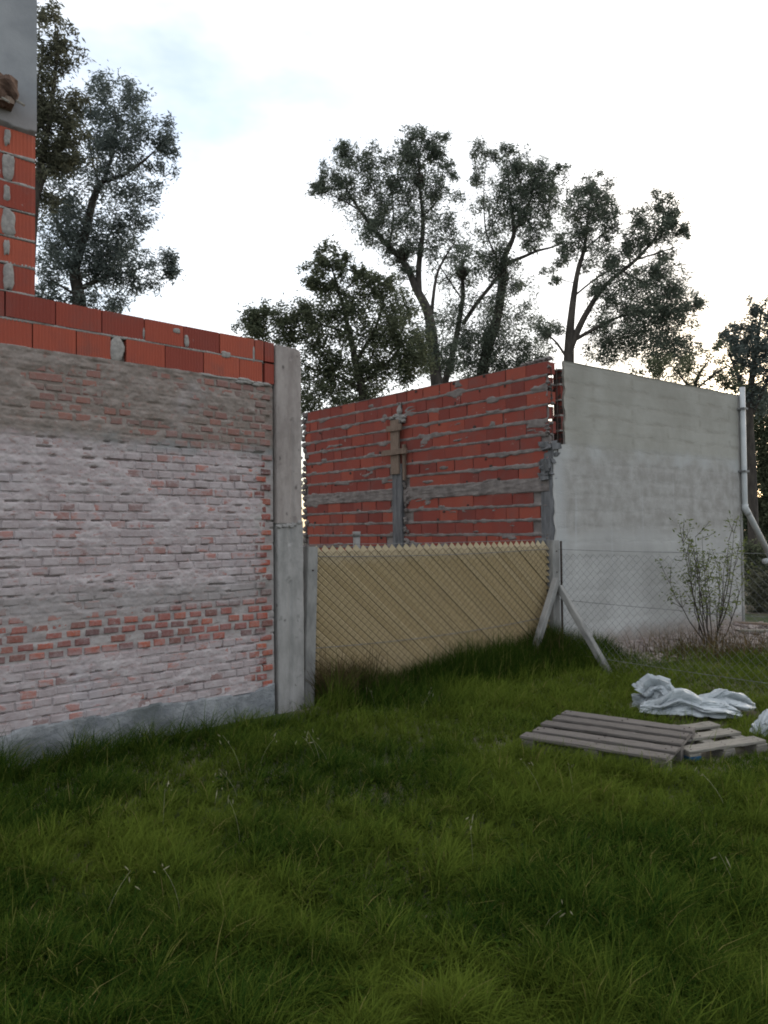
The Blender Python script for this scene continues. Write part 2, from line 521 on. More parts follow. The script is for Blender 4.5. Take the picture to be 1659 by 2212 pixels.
# rendered plinth
m = NT('plinth_render', .95)
p = m.coord(wall)
n1, n2 = m.noise(p, 4, 5, .65), m.noise(p, 26, 5, .7)
c = m.mix(m.step(n1, .32, .7), (.15, .157, .168), (.28, .285, .292))
c = m.mix(m.step(n2, .6, .75), c, (.32, .33, .335))
c = m.mix(m.math('MULTIPLY', m.step(m.noise(p, 2.2, 3), .52, .64), .6), c, (.09, .1, .095))
c = m.mix(m.math('MULTIPLY', m.step(m.noise(m.mapv(p, (1, 1, 2.5)), 18, 6, .75), .52, .66), .55), c, (.085, .095, .1))
m.col(c); m.bump(m.math('ADD', n1, n2), .9, .02)
M_plinth = m.m
def plinth_out(U, Zg):
    e = .205 + .06 * (fbm(U * 2.6, U * 0, 71, 5) - .5) * 2
    o = .016 + .016 * (fbm(U * 5, Zg * 7, 44, 4) - .5)
    return np.where(Zg > e, -.03 - (Zg - e) * .2, o)
grid_sheet('plinth', -5.0, -.03, .018, -.22, .25, .012, plinth_out, M_plinth, wall, WM)

# hollow clay bricks
def hollow_mat(name, a, b, c, smear=.18):
    m = NT(name, .88, .2)
    p = m.coord(wall); po = m.coord()
    r = m.rnd()
    base = m.ramp(r, [(0, a), (.5, b), (1, c)])
    n = m.noise(p, 5, 5, .6); f = m.noise(p, 45, 4, .7)
    base = m.mix(m.math('MULTIPLY', m.step(n, .45, .75), .35), base, (.2, .06, .05))
    base = m.mix(m.math('MULTIPLY', m.step(m.noise(m.mapv(p, (1, 1, 1), (7, 3, 1)), 6.5, 5, .7), .66, .72), .8), base, (.34, .31, .29))
    base = m.mix(m.math('MULTIPLY', m.step(m.noise(m.mapv(p, (1, 1, 1), (2, 9, 4)), 2.6, 5, .7), .45, .75), .5), base, (.13, .075, .068))
    base = m.mix(m.math('MULTIPLY', m.step(f, .62, .8), .3), base, (.42, .3, .26))
    m.col(base); m.bump(f, .3, .004)
    return m.m
M_hollow = hollow_mat('hollow_clay', (.19, .043, .032), (.27, .06, .039), (.35, .085, .05))
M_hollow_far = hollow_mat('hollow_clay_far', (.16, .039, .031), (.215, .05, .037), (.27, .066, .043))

def hollow_mesh(L, H, ribs, mat, depth=.16, seed=0):
    rr = random.Random(seed)
    V, F = [], []
    n = ribs * 2 + 1
    for k in range(n):
        x = -L / 2 + L * k / (n - 1); y = 0 if k % 2 == 0 else .0045
        if k in (0, n - 1): y = .004
        V += [(x, y + rr.uniform(0, .001), -H / 2), (x, y + rr.uniform(0, .001), H / 2)]
    for k in range(n - 1):
        F.append((2 * k, 2 * k + 2, 2 * k + 3, 2 * k + 1))
    b = len(V)
    V += [(-L / 2, depth, -H / 2), (-L / 2, depth, H / 2), (L / 2, depth, -H / 2), (L / 2, depth, H / 2)]
    F += [(0, 1, b + 1, b), (2 * n - 2, b + 2, b + 3, 2 * n - 1), tuple([1] + [2 * k + 1 for k in range(1, n)] + [b + 3, b + 1])]
    F += [tuple([2 * k for k in range(n - 1, -1, -1)] + [b, b + 2])]
    me = bpy.data.meshes.new('hollow_brick'); me.from_pydata(V, [], F); me.update()
    me.materials.append(mat)
    return me
HB = {}
def hollow(L, H, ribs, mat, parent, M, jitter=.004):
    key = (round(L, 3), round(H, 3), ribs, mat.name, random.randrange(3))
    if key not in HB: HB[key] = hollow_mesh(L, H, ribs, mat, seed=len(HB))
    J = Matrix.Translation((random.uniform(-.001, .001), random.uniform(-jitter, jitter), random.uniform(-.002, .002))) @ Matrix.Rotation(random.uniform(-.006, .006), 4, 'Y')
    return link('hollow_brick', HB[key], parent, M @ J)

HZ = [(2.885, 3.062), (3.078, 3.252)]
J_top = [-2.245, -1.904, -1.563, -1.224, -.886, -.552, -.206, -.112]
J_low = [-2.40, -2.063, -1.754, -1.375, -1.049, -.705, -.358, -.122]
while J_top[0] > -4.6: J_top.insert(0, J_top[0] - .342)
while J_low[0] > -4.6: J_low.insert(0, J_low[0] - .342)
for (za, zb), J in zip(HZ, (J_low, J_top)):
    for a, b in zip(J[:-1], J[1:]):
        L = b - a - .009
        if abs(a + 1.754) < .01: L = .255; a -= .0; b = a + L + .009
        hollow(L, zb - za, 13 if L > .2 else 5, M_hollow, wall, WM @ Matrix.Translation(((a + b) / 2, -.004, (za + zb) / 2)))
    hollow(.095, zb - za, 3, M_hollow, wall, WM @ Matrix.Translation((-.05, -.002, (za + zb) / 2)))
MB().box(-4.95, -.005, .045, .21, Z1 - .005, 3.235).obj('wall_core', M_wmortar, wall, WM)

m = NT('bed_mortar', .95)
p = m.coord(wall); n1 = m.noise(p, 30, 5, .7)
m.col(m.mix(m.step(n1, .3, .7), (.19, .175, .165), (.31, .29, .27))); m.bump(n1, .6, .008)
M_bed = m.m
def ragged_strip(mb, u0, u1, z0, z1, out, amp, step=.03, seed=0):
    n = max(2, int((u1 - u0) / step)); us = np.linspace(u0, u1, n)
    lo = z0 + amp * (fbm(us * 9, us * 0 + seed, seed, 4) - .6); hi = z1 + amp * (fbm(us * 9, us * 0 + seed + 9, seed + 3, 4) - .4)
    oo = out + amp * .5 * (fbm(us * 11, us * 0 + 5, seed + 7, 3) - .5)
    V, F = [], []
    for k in range(n):
        V += [(us[k], .04, lo[k]), (us[k], -oo[k], lo[k] + .002), (us[k], -oo[k], hi[k] - .002), (us[k], .04, hi[k])]
    for k in range(n - 1):
        for j in range(3): F.append((4 * k + j, 4 * k + 4 + j, 4 * k + 5 + j, 4 * k + 1 + j))
    mb.add(V, F)
mb = MB()
ragged_strip(mb, -4.9, -.12, 2.868, 2.886, .002, .016, seed=3)
ragged_strip(mb, -4.9, -.12, 3.060, 3.080, -.002, .012, seed=5)
tag(mb.obj('mortar_bed', M_bed, wall, WM, True), kind='stuff')

def lump(name, c, r, mat, parent=None, M=None, seed=0, nu=20, nv=12, rough=.35, freq=2.2, flat=None):
    """rough lump: sphere pushed about by noise"""
    V, F = [], []
    for j in range(nv + 1):
        th = math.pi * j / nv
        for i in range(nu):
            ph = 2 * math.pi * i / nu
            d = np.array([math.sin(th) * math.cos(ph), math.sin(th) * math.sin(ph), math.cos(th)])
            k = 1 + rough * 2 * (float(fbm(d[0] * freq + d[2] * 1.7 + seed, d[1] * freq + d[2] * 1.3 + seed * 2, seed, 3)) - .5)
            V.append((c[0] + d[0] * r[0] * k, c[1] + d[1] * r[1] * k, c[2] + d[2] * r[2] * k))
    for j in range(nv):
        for i in range(nu):
            F.append((j * nu + i, (j + 1) * nu + i, (j + 1) * nu + (i + 1) % nu, j * nu + (i + 1) % nu))
    return V, F
def smear(u, z, w, h, out, seed, n=22):
    V = [(u, -out - .005, z)]; F = []
    for ring, (f_, o_) in enumerate(((.55, .004), (.9, .002), (1.0, -.006))):
        for i in range(n):
            a = 2 * math.pi * i / n
            sq = 1 / max(abs(math.cos(a)), abs(math.sin(a))) ** .55
            k = f_ * sq * (.62 + .7 * float(fbm(math.cos(a) * 1.6 + seed * 3.1, math.sin(a) * 1.6 + seed * 1.7, seed, 3)))
            V.append((u + math.cos(a) * w * k, -out - o_, z + math.sin(a) * h * k))
    for i in range(n):
        i2 = (i + 1) % n
        F.append((0, 1 + i, 1 + i2))
        for r_ in (0, 1): F.append((1 + r_ * n + i, 1 + (r_ + 1) * n + i, 1 + (r_ + 1) * n + i2, 1 + r_ * n + i2))
    return V, F
mb = MB()
mb.add(*smear(-1.445, 2.968, .055, .105, .004, 4))
mb.add(*lump('', (-1.445, .03, 2.968), (.045, .03, .1), None, seed=4, nu=14, nv=10))
mb.add(*smear(-.49, 3.075, .045, .028, .004, 6)); mb.add(*smear(-.95, 3.2, .03, .02, .004, 8)); mb.add(*smear(-.86, 3.13, .02, .05, .004, 16))
mb.add(*lump('', (-.215, .008, 3.12), (.012, .016, .08), None, seed=7, nu=10, nv=6))
mb.add(*lump('', (-1.23, .008, 3.13), (.010, .014, .05), None, seed=9, nu=10, nv=6))
for k in range(10):
    mb.add(*lump('', (-.02 - random.random() * .35, -.004, 2.872 + random.uniform(-.02, .02)), (.05, .014, .016), None, seed=20 + k, nu=10, nv=6))
tag(mb.obj('mortar_patch', M_bed, wall, WM, True), kind='stuff')

# the tall part of the wall at the left edge
TE = -2.045
k = 0
z = 3.268
while z < 4.40:
    ends = [TE]
    first = .155 if k % 2 == 0 else .325
    a = TE - first; cur = TE
    while cur > -4.6:
        L = first if cur == TE else .33
        g = .05 if (k % 2 == 0 and cur == TE) else .014
        hollow(L, .176, 6 if L < .2 else 13, M_hollow, wall, WM @ Matrix.Translation((cur - L / 2, -.003, z + .088)))
        cur -= L + g
    k += 1; z += .1945
MB().box(-4.9, TE - .012, .045, .2, 3.23, 8.2).obj('wall_core', M_wmortar, wall, WM)
mb = MB()
for q in range(6):
    zz = 3.252 + q * .1945
    ragged_strip(mb, -4.6, TE - .004, zz, zz + .018, .0, .02, seed=11 + q)
    if q % 2 == 0:
        mb.add(*smear(TE - .18, zz + .105, .034 + .008 * (q % 3), .1, .006, 40 + q))
    else:
        mb.add(*smear(TE - .19, zz + .12, .024, .06, .006, 60 + q))
tag(mb.obj('mortar_bed', M_bed, wall, WM, True), kind='stuff')
m = NT('tall_render', .95)
p = m.coord(wall); n1, n2 = m.noise(p, 2.5, 5, .6), m.noise(p, 30, 4, .7)
c = m.mix(m.step(n1, .3, .7), (.2, .208, .222), (.28, .287, .298))
c = m.mix(m.math('MULTIPLY', m.math('SUBTRACT', 1, m.step(m.xyz(p)['Z'], 4.42, 4.75)), .6), c, (.22, .19, .18))
m.col(c); m.bump(n2, .3, .008)
M_tall = m.m
def tall_out(U, Zg):
    e = 4.435 + .05 * (fbm(U * 6, U * 0, 15, 4) - .5) * 2
    return np.where(Zg < e, -.04, .014 + .006 * fbm(U * 4, Zg * 4, 18))
grid_sheet('plaster', -4.9, TE + .004, .02, 4.36, 4.7, .012, tall_out, M_tall, wall, WM)
MB().box(-4.9, TE + .004, -.0165, .044, 4.69, 8.2).box(-4.9, TE + .004, .2, .22, 4.4, 8.2).obj('plaster', M_tall, wall, WM)
MB().box(TE - .2, TE - .02, .22, 4.0, -.2, 8.2).obj('return_wall', M_wmortar, wall, WM)

# timber bracket stuck in the tall wall
br = thing('timber_bracket', 'splintered brown timber bracket with two pale laths on the tall rendered wall', 'bracket',
           WM @ Vector((-2.24, -.017, 4.6)), WA)
BMx = br.matrix_basis.copy()
mb = MB(); mb.add(*lump('', (-.03, -.05, .04), (.085, .07, .11), None, seed=91, nu=14, nv=10, rough=.5)); mb.obj('timber_block', simple_mat('old_timber', (.05, .03, .022), (.12, .075, .055), 14, .6), br, BMx)
MB().box(-.16, .02, -.10, 0, -.07, -.02, .006).obj('cleat', M_wood_brown, br, BMx)
for (dx, dz) in ((-.06, -.05), (.035, -.035)):
    MB().tube([(dx - .05, -.02, dz + .045), (dx, -.10, dz), (dx + .035, -.14, dz - .035)], .009, 5).obj('lath', M_wood_pale, br, BMx)

# concrete end column, cast in two lifts
def column_mat(name, a, b, c3):
    m = NT(name, .95, .2)
    p = m.coord(wall)
    n1 = m.noise(m.mapv(p, (3, 3, 1.0)), 3, 6, .65); n2 = m.noise(p, 40, 5, .7); n3 = m.noise(p, 11, 4, .6)
    c = m.mix(m.step(n1, .3, .7), a, b)
    c = m.mix(m.math('MULTIPLY', m.step(n3, .6, .72), .6), c, c3)
    pits = m.math('MULTIPLY', m.step(m.voro(m.mapv(p, (1, 1, .8)), 11), .22, .08), m.step(n3, .52, .6))
    c = m.mix(m.math('MULTIPLY', pits, .75), c, (.07, .06, .057))
    m.col(c); m.bump(m.math('ADD', m.math('MULTIPLY', n2, .6), n3), .5, .012)
    return m.m
M_colup = column_mat('column_upper', (.21, .18, .168), (.31, .275, .258), (.15, .125, .118))
M_collo = column_mat('column_lower', (.2, .193, .185), (.31, .295, .285), (.135, .13, .125))
def rough_column(name, x0, x1, y0, y1, z0, z1, mat, parent, M, seam, seed, amp=.006, dz=.03):
    per = []
    r = .012
    xs = list(np.linspace(x0 + r, x1 - r, 15))
    per += [(x, y0) for x in xs] + [(x1 - .004, y0 + .004)]
    per += [(x1, y) for y in np.linspace(y0 + r, y1 - r, 5)]
    per += [(x, y1) for x in xs[::-2]] + [(x0, y) for y in np.linspace(y1 - r, y0 + r, 5)] + [(x0 + .004, y0 + .004)]
    zs = np.arange(z0, z1 + dz * .5, dz); zs[-1] = z1
    V, F = [], []; n = len(per)
    cx, cy = (x0 + x1) / 2, (y0 + y1) / 2
    for z in zs:
        for (x, y) in per:
            k = 1 + amp / .1 * (float(fbm(x * 9 + y * 13 + seed, z * 5, seed, 4)) - .5)
            e = max(0, (z - (z1 - .05)) / .05) if z1 > 3 else 0
            k *= 1 - .05 * e * (1 if x > cx else .2)
            yy = y
            if abs(x - seam) < .012 and y < y0 + .001 and float(vnoise(z * 3.3, 0, seed)) > .25: yy = y + .010
            V.append((cx + (x - cx) * k, cy + (yy - cy) * k, z + (-.02 * max(0, x - (x1 - .06)) / .06 * e)))
    m_ = len(zs)
    for j in range(m_ - 1):
        for i in range(n):
            F.append((j * n + i, j * n + (i + 1) % n, (j + 1) * n + (i + 1) % n, (j + 1) * n + i))
    F.append(tuple((m_ - 1) * n + i for i in range(n)))
    return mesh_obj(name, V, F, mat, parent, M)
column = rough_column('column', .008, .283, -.020, .23, 1.64, 3.238, M_colup, wall, WM, .172, 5)
column_low = rough_column('column', .014, .300, -.014, .24, -.25, 1.65, M_collo, wall, WM, .150, 9)
mb = MB()
for k in range(10):
    mb.add(*lump('', (random.uniform(.02, .27), -.014, 1.635 + random.uniform(-.03, .02)), (.03, .012, .016), None, seed=60 + k, nu=8, nv=6, rough=.5))
tag(mb.obj('cold_joint', M_collo, column_low, WM), kind='stuff')
mb = MB()
for k in range(22):
    mb.add(*lump('', (.305 + random.uniform(0, .03), .08 + random.uniform(-.02, .05), random.uniform(1.68, 2.62)), (.035, .03, random.uniform(.015, .045)), None, seed=80 + k, nu=8, nv=6, rough=.6))
tag(mb.obj('mortar_spill', M_bed, wall, WM), kind='stuff')
MB().box(.296, .335, .12, .145, 1.75, 2.55, .004).obj('form_board', M_wood_brown, column, WM)

# ------------------------------------------------------------------ the half built shed
C0 = Vector((2.072, 9.3536, 0))
A2, A3 = R(37.25), R(131.2)
shed = thing('unfinished_building', 'unfinished building with one bare red hollow brick side and one plastered grey side', 'building', C0, A2)
SM = shed.matrix_basis.copy()
# red side: x = distance from corner along the wall, y = into the building. Frame mirrored so that -y faces the camera
RM = Matrix.Translation(C0) @ Matrix.Rotation(A3 - math.pi, 4, 'Z')     # x runs from far end (-) to the corner (0)
HB_TOP = 3.69
RLEN = 5.25
def red_mat():
    m = NT('shed_mortar', .95)
    p = m.coord(); n1 = m.noise(p, 6, 5, .65); n2 = m.noise(p, 34, 4, .7)
    c = m.mix(m.step(n1, .3, .7), (.115, .1, .095), (.215, .19, .18))
    m.col(c); m.bump(n2, .6, .012)
    return m.m
M_smortar = red_mat()
RC, BZ = .1845, 2.212        # course height; underside course line above the ring beam
def red_courses():
    rows = []
    z = BZ
    while z + .14 < HB_TOP: rows.append((z, z + .148)); z += RC
    z = 2.035
    while z > -.1: rows.append((z - .148, z)); z -= RC
    return rows
ROWS = red_courses()
def red_out(U, Zg):
    d = np.full(U.shape, -9.0)
    for (a, b) in ROWS:
        d = np.maximum(d, np.minimum(Zg - a, b - Zg))
    rag = .034 * (fbm(U * 9, Zg * 3, 88, 5) - .42)
    joint = sstep(.006, -.004, d - rag)
    out = -.02 + joint * (.013 + .016 * fbm(U * 14, Zg * 20, 89, 3))
    cover = sstep(.66, .76, fbm(U * 3.2, Zg * 11, 123, 5) + .06 * sstep(.05, .0, d))
    out = np.maximum(out, -.02 + cover * (.022 + .008 * fbm(U * 20, Zg * 20, 3, 3)))
    out = np.maximum(out, np.where((Zg > 2.03) & (Zg < 2.21), -.016 + .04 * fbm(U * 7, Zg * 26, 51, 5), -1))
    return out
grid_sheet('mortar', -RLEN, -.03, .03, -.2, HB_TOP - .03, .0105, red_out, M_smortar, shed, RM)
indiv = 0
low_mb = MB()
for ri, (za, zb) in enumerate(ROWS):
    zc, H = (za + zb) / 2, zb - za
    u = -.03 - (.0 if ri % 2 else .12) - (random.uniform(0, .03))
    if zc < 2.1: u -= .13
    if 2.7 < zc: u = -.035 - (0 if ri % 2 else .03)
    while u > -RLEN + .1:
        L = random.choice([.33, .33, .335, .32, .2])
        L = min(L, u + RLEN - .02)
        if L < .06: break
        Mb = RM @ Matrix.Translation((u - L / 2, -.001, zc))
        if not (-2.94 < u - L / 2 < -2.66 and zc < 2.6):
            if zb > 1.15:
                hollow(round(L, 2), H, 1, M_hollow_far, shed, Mb, .005); indiv += 1
            else:
                low_mb.box(u - L, u, 0, .15, za, zb)
        u -= L + random.choice([.006, .008, .02])
tag(low_mb.obj('lower_bricks', M_hollow_far, shed, RM), kind='stuff')
MB().box(-RLEN, -.16, .03, .18, -.2, HB_TOP - .03).obj('wall_core', M_smortar, shed, RM)
mb = MB(); hr = random.Random(5)  # dark lumps set on the brick faces, standing in for shaded holes
for k in range(34):
    hu, (hz0, hz1) = -hr.uniform(.2, RLEN - .2), hr.choice([r_ for r_ in ROWS if r_[0] > 1.2])
    hz = hr.choice([hz0 + .02, hz1 - .02, hz1 - .03]); hw, hh = hr.uniform(.012, .035), hr.uniform(.010, .022)
    if abs(hu + 2.8) > .25: mb.add(*lump('', (hu, .0, hz), (hw, .007, hh), None, seed=300 + k, nu=8, nv=6, rough=.5))
tag(mb.obj('hole_shade_plugs', M_rust_and_shade, shed, RM), kind='stuff')
# mortar on the top corner
mb = MB()
for k in range(9):
    mb.add(*lump('', (-.06 - k * .045 + random.uniform(-.02, .02), .05, HB_TOP + .005 - k * .003), (.045, .06, .03), None, seed=130 + k, nu=9, nv=6, rough=.6))
for k in range(14):
    mb.add(*lump('', (-.03 + random.uniform(-.03, .02), random.uniform(.0, .08), random.uniform(2.6, 3.6)), (.03, .03, .02), None, seed=150 + k, nu=8, nv=6, rough=.6))
tag(mb.obj('mortar_crumbs', M_smortar, shed, RM), kind='stuff')
# corner column, top left broken
corner_col = rough_column('corner_column', -.165, -.003, -.004, .15, -.25, 2.21, M_post_dark, shed, RM, -.08, 23, .008)
mb = MB()
for k in range(20):
    cx_, cy_, cz_ = random.uniform(-.13, .0), random.uniform(.0, .1), 2.2 + .44 * random.random() ** 1.4
    w_ = random.uniform(.03, .07)
    mb.box(cx_ - w_, cx_ + w_, cy_ - .05, cy_ + .05, cz_ - w_ * .7, cz_ + w_ * .7, .024)
mb.box(-.12, .0, .0, .14, 2.2, 2.52, .02)
tag(mb.obj('broken_head', M_post_dark, corner_col, RM), kind='stuff')
mb = MB()
for dx, dy in ((-.02, .06), (.03, .1)):
    MB().tube([(dx, dy, 2.5), (dx + .004, dy, 3.1), (dx - .003, dy + .004, 3.58)], .006, 5).obj('reinforcing_bar', M_rust_and_shade, corner_col, RM)
for q, zc in enumerate(()):
    hollow(.09, .15, 2, M_hollow_far, shed, RM @ Matrix.Translation((.035 - .02 * q, .07, zc)))
# column in the middle of the red side, upper part still in its formwork
mid_col = rough_column('column', -2.905, -2.695, -.045, .1, -.2, 2.57, M_post_dark, shed, RM, -2.8, 33, .006)
MB().box(-2.895, -2.715, -.075, -.045, 2.42, 3.24, .003).obj('form_board', M_wood_brown, mid_col, RM)
MB().box(-2.66, -2.615, -.05, -.01, 2.32, 2.86, .003).obj('form_board', M_wood_brown, mid_col, RM)
MB().box(-3.06, -2.52, -.11, -.0755, 2.71, 2.79, .003).obj('cleat', M_wood_brown, mid_col, RM)
MB().box(-2.96, -2.63, -.105, -.0755, 3.07, 3.16, .003).obj('cleat', M_wood_brown, mid_col, RM)
mb = MB()
for k in range(12):
    mb.add(*lump('', (-2.79 + random.uniform(-.14, .14), -.03, 3.25 + random.uniform(-.05, .06)), (.06, .04, .03), None, seed=200 + k, nu=9, nv=6, rough=.6))
mb.add(*lump('', (-2.74, -.02, 3.37), (.04, .04, .09), None, seed=222, nu=10, nv=8, rough=.5))
tag(mb.obj('column_head', M_post, mid_col, RM), kind='stuff')
for dx in (-2.77, -2.71): MB().tube([(dx, -.01, 3.2), (dx + .005, -.01, 3.5)], .007, 5).obj('reinforcing_bar', M_rust_and_shade, mid_col, RM)
mb = MB()
for k in range(26):
    mb.add(*lump('', (-2.64 + random.uniform(-.03, .05), -.012, random.uniform(1.2, 2.3)), (.03, .02, .03), None, seed=230 + k, nu=8, nv=6, rough=.6))
tag(mb.obj('mortar_spill', M_smortar, mid_col, RM), kind='stuff')
# far end of the red side
mb = MB()
for k in range(24):
    mb.add(*lump('', (-RLEN + .02 + random.uniform(-.06, .06), -.0, 1.2 + k * .105), (.05, .05, .05), None, seed=260 + k, nu=8, nv=6, rough=.6))
tag(mb.obj('ragged_end', M_smortar, shed, RM), kind='stuff')

# plastered side
m = NT('shed_plaster', .92)
p = m.coord(shed); x = m.xyz(p); z = x['Z']; u = x['X']
n1, n2, n3 = m.noise(p, 1.3, 4, .55), m.noise(p, 5, 5, .6), m.noise(p, 45, 4, .7)
zz = m.math('ADD', z, m.math('MULTIPLY', m.math('SUBTRACT', n2, .5), .16))
zb_ = m.math('ADD', zz, m.math('MULTIPLY', m.math('SUBTRACT', n1, .5), .5))
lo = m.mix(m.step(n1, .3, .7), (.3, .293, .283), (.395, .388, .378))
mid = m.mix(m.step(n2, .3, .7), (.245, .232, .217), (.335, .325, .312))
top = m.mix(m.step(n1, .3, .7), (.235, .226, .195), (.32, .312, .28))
br_ = m.n.new('ShaderNodeTexBrick')
m.put(br_.inputs['Vector'], m.mapv(m.n.new('ShaderNodeCombineXYZ').outputs[0]))
comb = m.n.new('ShaderNodeCombineXYZ'); m.put(comb.inputs[0], u); m.put(comb.inputs[1], z)
m.put(comb.inputs[1], m.math('ADD', z, m.math('MULTIPLY', m.math('SUBTRACT', n2, .5), .07)))
m.put(br_.inputs['Vector'], m.mapv(comb.outputs[0], (1, 1, 1), (0, .05, 0)))
br_.inputs['Scale'].default_value = 1.0
br_.inputs['Brick Width'].default_value = 1.7; br_.inputs['Row Height'].default_value = .205
br_.inputs['Mortar Size'].default_value = .06; br_.inputs['Mortar Smooth'].default_value = 1.0
ghost = m.math('MULTIPLY', br_.outputs['Fac'], m.step(m.noise(m.mapv(p, (1, 1, 3)), 2.4, 4, .6), .38, .62))
top = m.mix(m.math('MULTIPLY', ghost, .55), top, (.19, .175, .145))
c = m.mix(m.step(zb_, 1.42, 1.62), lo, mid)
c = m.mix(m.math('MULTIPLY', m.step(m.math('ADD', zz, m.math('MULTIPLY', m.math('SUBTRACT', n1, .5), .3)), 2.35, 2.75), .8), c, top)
lime = m.math('MULTIPLY', m.math('SUBTRACT', 1, m.step(m.math('ABSOLUTE', m.math('SUBTRACT', zz, 2.55)), .03, .16)), m.step(n1, .4, .6))
c = m.mix(m.math('MULTIPLY', lime, .55), c, (.38, .385, .39))
edge = m.math('SUBTRACT', 1, m.step(m.math('ADD', u, m.math('MULTIPLY', m.math('SUBTRACT', n2, .5), .3)), .12, .34))
c = m.mix(m.math('MULTIPLY', m.math('MULTIPLY', edge, m.math('SUBTRACT', 1, m.step(zz, 2.5, 2.6))), .6), c, (.38, .385, .39))
run = m.math('MULTIPLY', m.step(m.noise(m.mapv(p, (7, 1, .35)), 1, 4, .6), .6, .72), m.math('SUBTRACT', 1, m.step(z, 2.3, 2.5)))
c = m.mix(m.math('MULTIPLY', run, .45), c, (.38, .385, .39))
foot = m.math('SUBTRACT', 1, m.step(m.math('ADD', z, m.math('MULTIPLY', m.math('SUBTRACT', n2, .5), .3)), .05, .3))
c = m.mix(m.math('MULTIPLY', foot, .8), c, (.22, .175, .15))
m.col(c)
trow = m.noise(m.mapv(p, (1.2, 1, 5)), 9, 6, .75, .6)
m.bump(m.math('ADD', m.math('ADD', m.math('MULTIPLY', n3, .35), m.math('MULTIPLY', trow, .6)), m.math('SUBTRACT', n2, m.math('MULTIPLY', ghost, .8))), .4, .012)
M_plaster = m.m
PW = 4.53
def plaster_out(U, Zg):
    return .0 + .010 * (fbm(U * 2.2, Zg * 2.2, 61, 4) - .5) + .003 * fbm(U * 3, Zg * 14, 6, 4)
def slab(name, u0, u1, z0, z1, mat, ragged_left=0.0, top_ragged=0.0, seed=0):
    us = np.linspace(0, 1, int((u1 - u0) / .05) + 1); zs = np.linspace(z0, z1, int((z1 - z0) / .03) + 1)
    T, Zg = np.meshgrid(us, zs)
    ul = np.where(Zg > 2.62, .275, u0) + ragged_left * (fbm(Zg * 9, Zg * 0, 5 + seed, 4) - .5) * 2
    U = ul + (u1 - ul) * T
    Zt = Zg + top_ragged * (Zg - z0) / (z1 - z0) * (fbm(U * 3, U * 0, 15, 3) - .5)
    V = np.stack([U.ravel(), -plaster_out(U, Zt).ravel(), Zt.ravel()], 1)
    n = V.shape[0]; I = np.arange(n).reshape(U.shape)
    Vb = V.copy(); Vb[:, 1] = .028
    V = np.vstack([V, Vb])
    qs = [np.stack([I[:-1, :-1].ravel(), I[:-1, 1:].ravel(), I[1:, 1:].ravel(), I[1:, :-1].ravel()], 1)]
    for a in (I[:, 0][::-1], I[-1, :][::-1], I[:, -1]):
        qs.append(np.stack([a[:-1], a[1:], a[1:] + n, a[:-1] + n], 1))
    return quads_obj(name, V, np.vstack(qs), mat, shed, SM)
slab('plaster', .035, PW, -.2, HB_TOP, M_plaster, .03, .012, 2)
MB().box(.05, PW - .02, .03, .18, -.2, 2.6).obj('wall_core', M_smortar, shed, SM)
# hollow brick ends seen beside the gap
mb = MB(); dk = MB()
z = 2.62
k = 0
while z < HB_TOP - .1:
    off = .0 if k % 2 else .035
    MB().box(.235 + off, PW - .02, .0285, .175, z, z + .172, .004).obj('hollow_brick_course', M_hollow_far, shed, SM)
    for hy in (.05, .1, .145):
        for hz in (.045, .12):
            dk.box(.2335 + off, .2425 + off, hy - .021, hy + .021, z + hz - .033, z + hz + .033)  # dark blocks on the brick ends imitate the shade inside the cells
    z += .195; k += 1
tag(dk.obj('hole_shade_plugs', M_rust_and_shade, shed, SM), kind='stuff')
mb = MB()
for k in range(6): mb.box(.225, PW - .03, .03, .17, 2.62 + .195 * k - .022, 2.62 + .195 * k, .004)
tag(mb.obj('mortar_bed', M_bed, shed, SM), kind='stuff')
MB().box(PW - .2, PW - .02, .182, 5.0, -.2, HB_TOP - .02).obj('return_wall', M_smortar, shed, SM)
MB().box(PW - .0, PW + .05, -.02, .18, -.2, HB_TOP + .0, .002).obj('end_post', M_post, shed, SM)

# downpipe
dp = thing('downpipe', 'white plastic downpipe on the end of the plastered wall with a slanting outlet', 'pipe', SM @ Vector((PW + .03, -.07, GZ)), A2)
DM = dp.matrix_basis.copy()
upr = MB().tube([(0, 0, 3.86), (0, 0, 1.97), (.01, 0, 1.92)], .042, 12).obj('upright', M_pipe, dp, DM, True)
MB().tube([(.0, 0, 1.95), (.05, -.01, 1.88), (.72, -.06, 1.08)], .046, 12).obj('outlet', M_pipe, dp, DM, True)
MB().tube([(.0, 0, 1.99), (.0, 0, 1.93), (.04, -.008, 1.88), (.075, -.012, 1.84)], .052, 12).obj('elbow', M_pipe, upr, DM, True)
for zc in (3.5, 2.5): MB().box(-.06, .06, -.056, .07, zc, zc + .03).obj('clamp', M_wire, upr, DM)
MB().tube([(.50, -.04, 1.07), (.9, -.07, 1.09)], .045, 10).obj('foot_pipe', M_pipe, dp, DM, True)
MB().tube([(.72, -.06, 1.05), (.72, -.06, 0.0)], .03, 8).obj('prop', M_post_dark, dp, DM, True)

